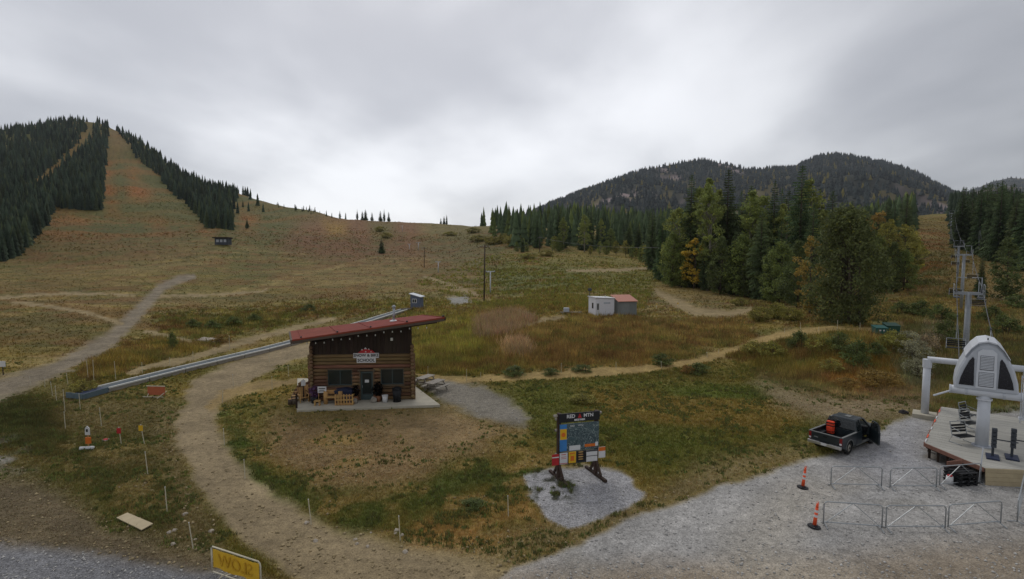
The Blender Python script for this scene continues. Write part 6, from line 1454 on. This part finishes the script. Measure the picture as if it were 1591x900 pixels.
dr_ = part('door', MB().box((-w_ / 2 + .35, -d_ / 2 - .03, h_ * .38), (.5, .04, h_ * .72)), WHITE, t); part('pane', MB().box((-w_ / 2 + .35, -d_ / 2 - .06, h_ * .52), (.22, .02, h_ * .36)), GLS, dr_)
part('window', MB().box((-w_ / 2 - .01, -.3, h_ * .55), (.04, .5, .8)), GLS, t); part('sign_panel', MB().box((.3, -d_ / 2 - .055, h_ * .72), (1.0, .03, .24)), LIFTG, t)
part('roof_vent', MB().cyl((.6, 0, h_), (.6, 0, h_ + .25), .06, n=8), WHITE, t)
p = gp(969, 489); t = thing('metal_shed', 'grey corrugated metal shed with faded red roof beside the white shed', 'shed', p, R(10))
w_ = 30 * k_; h_ = 22 * k_; d_ = 2.8
part('wall', MB().prism([(-w_ / 2, 0), (w_ / 2, 0), (w_ / 2, h_), (-w_ / 2, h_)], -d_ / 2, d_ / 2), CORR, t)
cg = MB()
for i in range(26): cg.box((-w_ / 2 + .06 + i * (w_ - .12) / 25, -d_ / 2 - .012, h_ / 2), (.05, .024, h_))
part('corrugation', cg, CORR, t)
part('roof', MB().add([(-w_ / 2 - .15, -d_ / 2 - .3, h_ - .02), (w_ / 2 + .1, -d_ / 2 - .3, h_ - .02), (w_ / 2 + .1, d_ / 2 + .1, h_ + .7), (-w_ / 2 - .15, d_ / 2 + .1, h_ + .7), (-w_ / 2 - .15, -d_ / 2 - .3, h_ + .05), (w_ / 2 + .1, -d_ / 2 - .3, h_ + .05), (w_ / 2 + .1, d_ / 2 + .1, h_ + .77), (-w_ / 2 - .15, d_ / 2 + .1, h_ + .77)], [(3, 2, 1, 0), (4, 5, 6, 7), (0, 1, 5, 4), (1, 2, 6, 5), (2, 3, 7, 6), (3, 0, 4, 7)]), PKR, t)
part('gable', MB().prism([(-d_ / 2, h_), (d_ / 2, h_), (d_ / 2, h_ + .68)], -w_ / 2, -w_ / 2 + .04, 'yz').prism([(-d_ / 2, h_), (d_ / 2, h_), (d_ / 2, h_ + .68)], w_ / 2 - .04, w_ / 2, 'yz'), CORR, t)
part('door', MB().box((-.4, -d_ / 2 - .035, h_ * .48), (1.3, .03, h_ * .9)), CORR, t)
p = gp(916, 487); t = thing('flood_light_pole', 'thin pole carrying a dark flood light box behind the white shed', 'lamp', p, 0)
part('pole', MB().cyl((0, 0, 0), (0, 0, 37 * k_), .05, n=6), DKST, t); part('lamp_box', MB().box((0, 0, 38 * k_), (.5, .3, .4)), DKST, t)
p = gp(880, 488); t = thing('grey_box', 'small grey box on a plank trestle left of the white shed', 'box', p, 0)
part('box', MB().box((0, 0, .62), (.8, .6, .6)), LIFTG, t, bevel=.03); part('plank', MB().box((.7, 0, .28), (3.2, .3, .08)), GREYW, t)
for x in (-.6, .3, 2.0): part('leg', MB().box((x, 0, .12), (.08, .3, .25)), GREYW, t)
p = gp(347, 381); k2 = p.y / F; t = thing('wooden_hut', 'small dark wooden hut with flat roof below the tree belt', 'hut', p, R(-4))
part('wall', MB().box((0, 0, 5 * k2), (21 * k2, 3.6, 10 * k2)), mat('hut_wood', A(74, 78, 84), .85, var=.2), t); part('roof', MB().box((0, -.4, 10.6 * k2), (25 * k2, 5, 1.6 * k2), Matrix.Rotation(R(-3), 3, 'X')), DKW, t)
for x in (-6, 0, 6): part('shutter', MB().box((x * k2, -1.83, 6 * k2), (4 * k2, .06, 4 * k2)), LIFTG, t)
for x, y, w_, h_, lb in ((1366, 519, 15, 12, 'teal green dumpster with white label beside the bike trail'), (1384, 518, 17, 15, 'taller dark green dumpster next to the teal one')):
    p = gp(x, y); k3 = p.y / F; m_ = mat('teal_dumpster' if x < 1375 else 'green_dumpster', A(44, 96, 90) if x < 1375 else A(44, 78, 66), .6, var=.15); W2, H2 = w_ * k3, h_ * k3
    t = thing('dumpster', lb, 'dumpster', p, R(-12))
    part('body', MB().add([(-W2 / 2, -.5, .1), (W2 / 2, -.5, .1), (W2 / 2, .5, .1), (-W2 / 2, .5, .1), (-W2 / 2 - .05, -.6, H2 * .8), (W2 / 2 + .05, -.6, H2 * .8), (W2 / 2 + .05, .55, H2), (-W2 / 2 - .05, .55, H2)], [(3, 2, 1, 0), (4, 5, 6, 7), (0, 1, 5, 4), (1, 2, 6, 5), (2, 3, 7, 6), (3, 0, 4, 7)]), m_, t)
    part('lid', MB().add([(-W2 / 2 - .08, -.66, H2 * .8 + .02), (W2 / 2 + .08, -.66, H2 * .8 + .02), (W2 / 2 + .08, .6, H2 + .03), (-W2 / 2 - .08, .6, H2 + .03), (-W2 / 2 - .08, -.66, H2 * .8 + .07), (W2 / 2 + .08, -.66, H2 * .8 + .07), (W2 / 2 + .08, .6, H2 + .08), (-W2 / 2 - .08, .6, H2 + .08)], [(3, 2, 1, 0), (4, 5, 6, 7), (0, 1, 5, 4), (1, 2, 6, 5), (2, 3, 7, 6), (3, 0, 4, 7)]), m_, t)
    for s_ in (-1, 1): part('skid', MB().box((s_ * W2 * .35, 0, .05), (.12, .9, .1)), BLACK, t)
    if x < 1375: part('label_plate', MB().box((-.15, -.565, H2 * .55), (.18, .03, .16)).box((.2, -.565, H2 * .55), (.14, .03, .16)), WHITE, t)

# ------------------------------------------------------------------ poles, tow towers, wires
PW = mat('pole_wood', A(72, 62, 54), .9, var=.25)
def upole(x, yb, yt, label, armw=2.0):
    p = gp(x, yb); h_ = (yb - yt) * p.y / F; t = thing('utility_pole', label, 'utility pole', p, R(20))
    part('pole', MB().cyl((0, 0, -.3), (.02 * h_, 0, h_), .16, .11, 9), PW, t, True); part('crossarm', MB().box((.02 * h_, 0, h_ - .5), (armw, .12, .12)), PW, t)
    for s_ in (-.9, -.3, .3, .9): part('insulator', MB().cyl((.02 * h_ + s_ * armw / 2, 0, h_ - .44), (.02 * h_ + s_ * armw / 2, 0, h_ - .2), .05, .03, 6), STEEL, t)
    return Vector((p.x, p.y, p.z + h_ - .25))
w1 = upole(752, 468, 380, 'tall dark utility pole standing beside the nearest tow lift tower'); w2 = upole(659, 416, 384, 'thin dark utility pole on the grass slope among tow towers'); w3 = upole(838, 392, 368, 'utility pole in front of the forest corner')
def ttower(x, yb, yt, label, wpx):
    p = gp(x, yb); k = p.y / F; h_ = (yb - yt) * k; t = thing('tow_lift_tower', label, 'tow tower', p, R(8))
    part('mast', MB().cyl((0, 0, -.2), (0, 0, h_), .18, .14, 10), LIFTW, t, True); part('crossarm', MB().box((0, 0, h_), (wpx * k, .2, .22)), LIFTW, t)
    for s_ in (-1, 1):
        part('wheel_bracket', MB().box((s_ * wpx * k / 2, 0, h_ + .1), (.12, .9, .2)), LIFTG, t)
        part('wheel', MB().cyl((s_ * wpx * k / 2 - .05, 0, h_ - .15), (s_ * wpx * k / 2 + .05, 0, h_ - .15), .2, n=10), DKST, t)
    return Vector((p.x, p.y, p.z + h_ + .1))
tt = [ttower(762, 455, 422, 'white T-shaped tow tower right beside the tall utility pole', 13), ttower(681, 423, 407, 'white T-shaped tow tower standing mid-slope above the shed', 8), ttower(650, 389, 377, 'small white T-shaped tow tower, one of a close pair high on the slope', 6), ttower(636, 388, 380, 'smallest white T-shaped tow tower of the close pair high on the slope', 5), ttower(625, 360, 351, 'tiny white T-shaped tow tower near the skyline saddle', 4)]
def wire(a, b, sag, label, r_=.02, off=0):
    o = part('overhead_wire', MB().sweep(catenary(a + Vector((off, 0, 0)), b + Vector((off, 0, 0)), sag, 18), r_, 4), rope, None); tag(o, label, 'wire')
fe_ = gp(1055, 437); wf = Vector((fe_.x, fe_.y, H + float(pix_ray(1042, 384)[1]) * fe_.y))
wire(w3, wf, 2.0, 'overhead wire sagging across the front of the forest', .05); wire(w1, w2, 1.5, 'overhead wire between the tall pole and the thin pole', .02)
wire(w1, w3, 2.5, 'overhead wire between the tall pole and the forest corner pole', .02)
wire(tt[0], tt[1], 1.2, 'tow rope between the nearest tow tower and the mid-slope one', .018); wire(tt[1], tt[2], 1.5, 'tow rope between the mid-slope tow tower and the close pair', .02)

# ------------------------------------------------------------------ stakes
BAM = mat('bleached_stake', A(196, 188, 166), .8, var=.15)
def stake(xb, yb, xt, yt, label, group=None, flag=None, r_=None):
    p = gp(xb, yb); k = p.y / F; t = thing('stake', label, 'stake', p, 0, group)
    r_ = r_ or .022; top_ = ((xt - xb) * k, 0, (yb - yt) * k * 1.02)
    part('pole', MB().cyl((0, 0, -.15), top_, r_, r_ * .8, 6), BAM, t); part('tip', MB().cyl(top_, (top_[0], 0, top_[2] + .03), r_ * .9, n=6), WHITE, t)
    if flag: part('flag', MB().box((top_[0] - .1 * 0, -.02, top_[2] - .18), (.24, .012, .32)), flag, t)
    return t
for a in ((484, 815, 480, 775), (622, 840, 620, 801), (790, 804, 789, 770)): stake(*a, 'thin white stake in the green grass between the dirt path and the map board', 'white stakes in the green grass')
for a in ((381, 744, 380, 714), (349, 692, 348, 666), (345, 626, 347, 608)): stake(*a, 'thin white stake along the inner bend of the dirt path', 'stakes along the inner bend')
for a in ((260, 796, 258, 756), (301, 853, 295, 811), (230, 737, 227, 702)): stake(*a, 'thin pale stake along the outer edge of the dirt path bend', 'stakes along the outer bend')
stake(225, 690, 220, 660, 'pale stake carrying a yellow flag left of the dirt path', None, YELP); stake(189, 691, 186, 664, 'pale stake with a small red flag left of the dirt path', None, REDP)
for a in ((102, 668, 101, 640), (101, 640, 100, 606), (125, 637, 124, 612), (158, 662, 156, 634), (88, 623, 87, 600), (82, 616, 80, 594), (70, 602, 70, 587), (48, 600, 47, 586), (106, 598, 104, 580), (137, 588, 136, 562), (146, 592, 146, 560), (180, 590, 179, 562)): stake(*a, 'thin pale stake round the low end of the conveyor', 'stakes round the conveyor end')
for a in ((222, 582, 221, 564), (264, 570, 264, 556), (300, 556, 300, 547), (357, 546, 357, 522), (344, 530, 343, 521), (419, 563, 418, 552), (363, 600, 362, 582), (423, 607, 423, 585), (449, 586, 448, 568)): stake(*a, 'thin pale stake beside the conveyor or the path leading to the cabin', 'stakes beside the conveyor')
for a in ((725, 592, 725, 574), (800, 583, 800, 568), (872, 580, 872, 565), (957, 575, 957, 563), (1028, 572, 1027, 562), (665, 583, 665, 570), (1099, 556, 1098, 548), (1117, 549, 1116, 543), (747, 586, 747, 579)): stake(*a, 'thin pale stake along the sandy bike trail below the brown field', 'stakes along the bike trail')
for a in ((1244, 516, 1243, 502), (1272, 514, 1272, 508), (1301, 512, 1301, 498), (1336, 513, 1336, 502), (1219, 518, 1219, 511)): stake(*a, 'thin pale stake along the bike trail below the huge green tree', 'stakes by the huge tree')
for a in ((1020, 479, 1020, 471), (1053, 477, 1053, 470)): 
    stake(*a, 'short yellow marker beside the pale track near the forest', 'yellow markers by the track', YELP, .05)
# ------------------------------------------------------------------ signs and bits on the left
p = gp(137, 698); t = thing('marker_post', 'white and orange marker post weighted with white sandbags', 'marker', p, R(10))
part('panel', MB().prism([(-.11, .82), (.13, .82), (.12, 1.2), (.0, 1.34), (-.1, 1.2)], -.025, .025), WHITE, t); part('dark_symbol', MB().box((0, -.03, 1.08), (.09, .01, .16)), BLACK, t); part('orange_panel', MB().box((.03, 0, .5), (.26, .08, .36)), ORGP, t); part('post', MB().box((0, .04, .5), (.06, .05, 1.0)), PINE, t)
for x in (-.22, .22, .05): part('sandbag', MB().cyl((x - .12, -.12, .1), (x + .12, -.1, .1), .11, .1, 8), WHITE, t, True)
t = thing('orange_panel_barrier', 'leaning orange panel on a bent frame below the conveyor', 'barrier', gp(242, 617), R(-4)); k = gp(242, 617).y / F
part('panel', MB().bar((-13 * k, 0, .5), (14 * k, .1, .46), .03, .66), mat('rust_orange_panel', A(176, 98, 66), .7, var=.12), t); part('top_rail', MB().bar((-15 * k, 0, .85), (14.5 * k, .1, .82), .05, .05), BAM, t); part('foot', MB().bar((-16 * k, -.35, .1), (16 * k, -.2, .06), .05, .05).bar((10 * k, -.5, .02), (14 * k, .3, .4), .05, .05).bar((-10 * k, -.3, .02), (-13 * k, .2, .4), .05, .05), BAM, t)
t = thing('red_disc', 'small red and white cap lying in the grass by the red flag', 'cap', gp(164, 684), 0); part('disc', MB().cyl((0, 0, 0), (0, 0, .07), .16, .12, 10), REDP, t); part('white_rim', MB().cyl((0, 0, .0), (0, 0, .03), .18, n=10), WHITE, t)
pb = [gp(181, 808), gp(198, 800), gp(238, 817), gp(220, 827)]
t = thing('plywood_sheet', 'sheet of pale plywood lying in the grass', 'board', pb[0], 0)
q_ = [p - pb[0] for p in pb]; part('sheet', MB().add([(p.x, p.y, p.z + .07) for p in q_] + [(p.x, p.y, p.z + .1) for p in q_], [(3, 2, 1, 0), (4, 5, 6, 7), (0, 1, 5, 4), (1, 2, 6, 5), (2, 3, 7, 6), (3, 0, 4, 7)]), PLYW, t); m0 = (q_[0] + q_[3]) / 2; m1 = (q_[1] + q_[2]) / 2
part('batten', MB().bar((m0 + (m1 - m0) * .05) + Vector((0, 0, .035)), (m0 + (m1 - m0) * .95) + Vector((0, 0, .035)), .1, .07), GREYW, t)
p = gp(5, 583); k = p.y / F; t = thing('small_sign', 'small white sign on a post at the bend of the grey road', 'sign', p, 0)
part('post', MB().cyl((0, 0, 0), (0, 0, 22 * k), .04, n=6), PW, t); part('plate', MB().box((0, -.06, 18 * k), (11 * k, .03, 9 * k)), WHITE, t)
for i, (x, y, r_) in enumerate(((318, 530, .9), (330, 529, .7), (338, 532, .45))): rock('pale_rock', gp(x, y), r_, 'pale rock lying in the meadow beyond the conveyor', 'pale rocks beyond the conveyor', mat('pale_stone', A(170, 160, 146), .95, var=.2), 20 + i, (1.3, 1, .5))
rs = random.Random(4)
for i in range(16): 
    x, y = rs.choice([(rs.uniform(540, 640), rs.uniform(815, 860)), (rs.uniform(260, 330), rs.uniform(790, 850)), (rs.uniform(460, 560), rs.uniform(800, 845))])
    rock('small_stone', gp(x, y), rs.uniform(.05, .12), 'small pale stone at the rough edge of the dirt path', 'stones by the dirt path', MATS['pale_stone'], 40 + i)
# yellow SLOW banner, seen from behind
s0 = gp(330, 893); s1 = gp(406, 921); m_ = (s0 + s1) / 2; m_.z = gz(m_); l_ = (Vector((s1.x, s1.y, 0)) - Vector((s0.x, s0.y, 0))).length
t = thing('slow_banner', 'yellow banner with mirrored letters tied to a pale pipe frame', 'banner', m_, math.atan2(s1.y - s0.y, s1.x - s0.x))
a = l_ / 2; hh = 1.02
part('frame', MB().sweep([(-a, 0, .08), (-a, 0, hh - .06), (-a + .06, 0, hh), (a - .1, 0, hh), (a - .03, 0, hh - .05), (a, 0, hh - .14), (a, 0, .08)], .026, 7), BAM, t, True); part('bottom_rail', MB().cyl((-a, 0, .12), (a, 0, .12), .024, n=6), BAM, t)
YB = mat('yellow_banner_cloth', A(216, 172, 44), .75, var=.14, scale=3, bump=.2)
bn = MB(); nn = 16
for i in range(nn + 1):
    x = -a + .1 + (2 * a - .16) * i / nn; y = -.02 + .012 * math.sin(i * 1.3); bn.v += [(x, y, .30 + .03 * math.sin(i * .8)), (x, y, hh - .07 - .012 * (i % 4 == 2)), (x, y + .008, .30 + .03 * math.sin(i * .8)), (x, y + .008, hh - .07 - .012 * (i % 4 == 2))]
for i in range(nn):
    o_ = i * 4; bn.f += [(o_, o_ + 4, o_ + 5, o_ + 1), (o_ + 2, o_ + 3, o_ + 7, o_ + 6), (o_, o_ + 2, o_ + 6, o_ + 4), (o_ + 1, o_ + 5, o_ + 7, o_ + 3)]
bo = part('banner', bn, YB, t)
link('lettering', text_mesh('SLOW', .58, .002, mirror=True, bold=.004), mat('show_through_print', A(196, 150, 36), .8, var=.2), bo, (.02, -.045, .63))
for s_ in (-1, 1): part('foot', MB().sweep([(s_ * a * .45, -.45, .02), (s_ * a * .45 + .0, -.1, .2), (s_ * a * .45, .0, .12), (s_ * a * .45, .4, .02)], .022, 6), BAM, t)
part('stay', MB().cyl((-a * .3, -.05, .32), (-a * .55, -.4, .0), .02, n=6), BAM, t)
# ------------------------------------------------------------------ the air
hz = MB().box((1200, 3600, 520), (14400, 8400, 1160))
ho = link('haze', hz.mesh('haze'), None); tag(ho, 'thin pale haze in the valley air', 'haze', kind='stuff')
hm = bpy.data.materials.new('haze'); hm.use_nodes = True; t = hm.node_tree; t.nodes.clear()
o_ = t.nodes.new('ShaderNodeOutputMaterial'); v_ = t.nodes.new('ShaderNodeVolumePrincipled')
v_.inputs['Color'].default_value = (0.80, 0.86, 0.95, 1); v_.inputs['Density'].default_value = 0.00004; v_.inputs['Anisotropy'].default_value = 0.2
t.links.new(v_.outputs[0], o_.inputs['Volume']); ho.data.materials.append(hm)
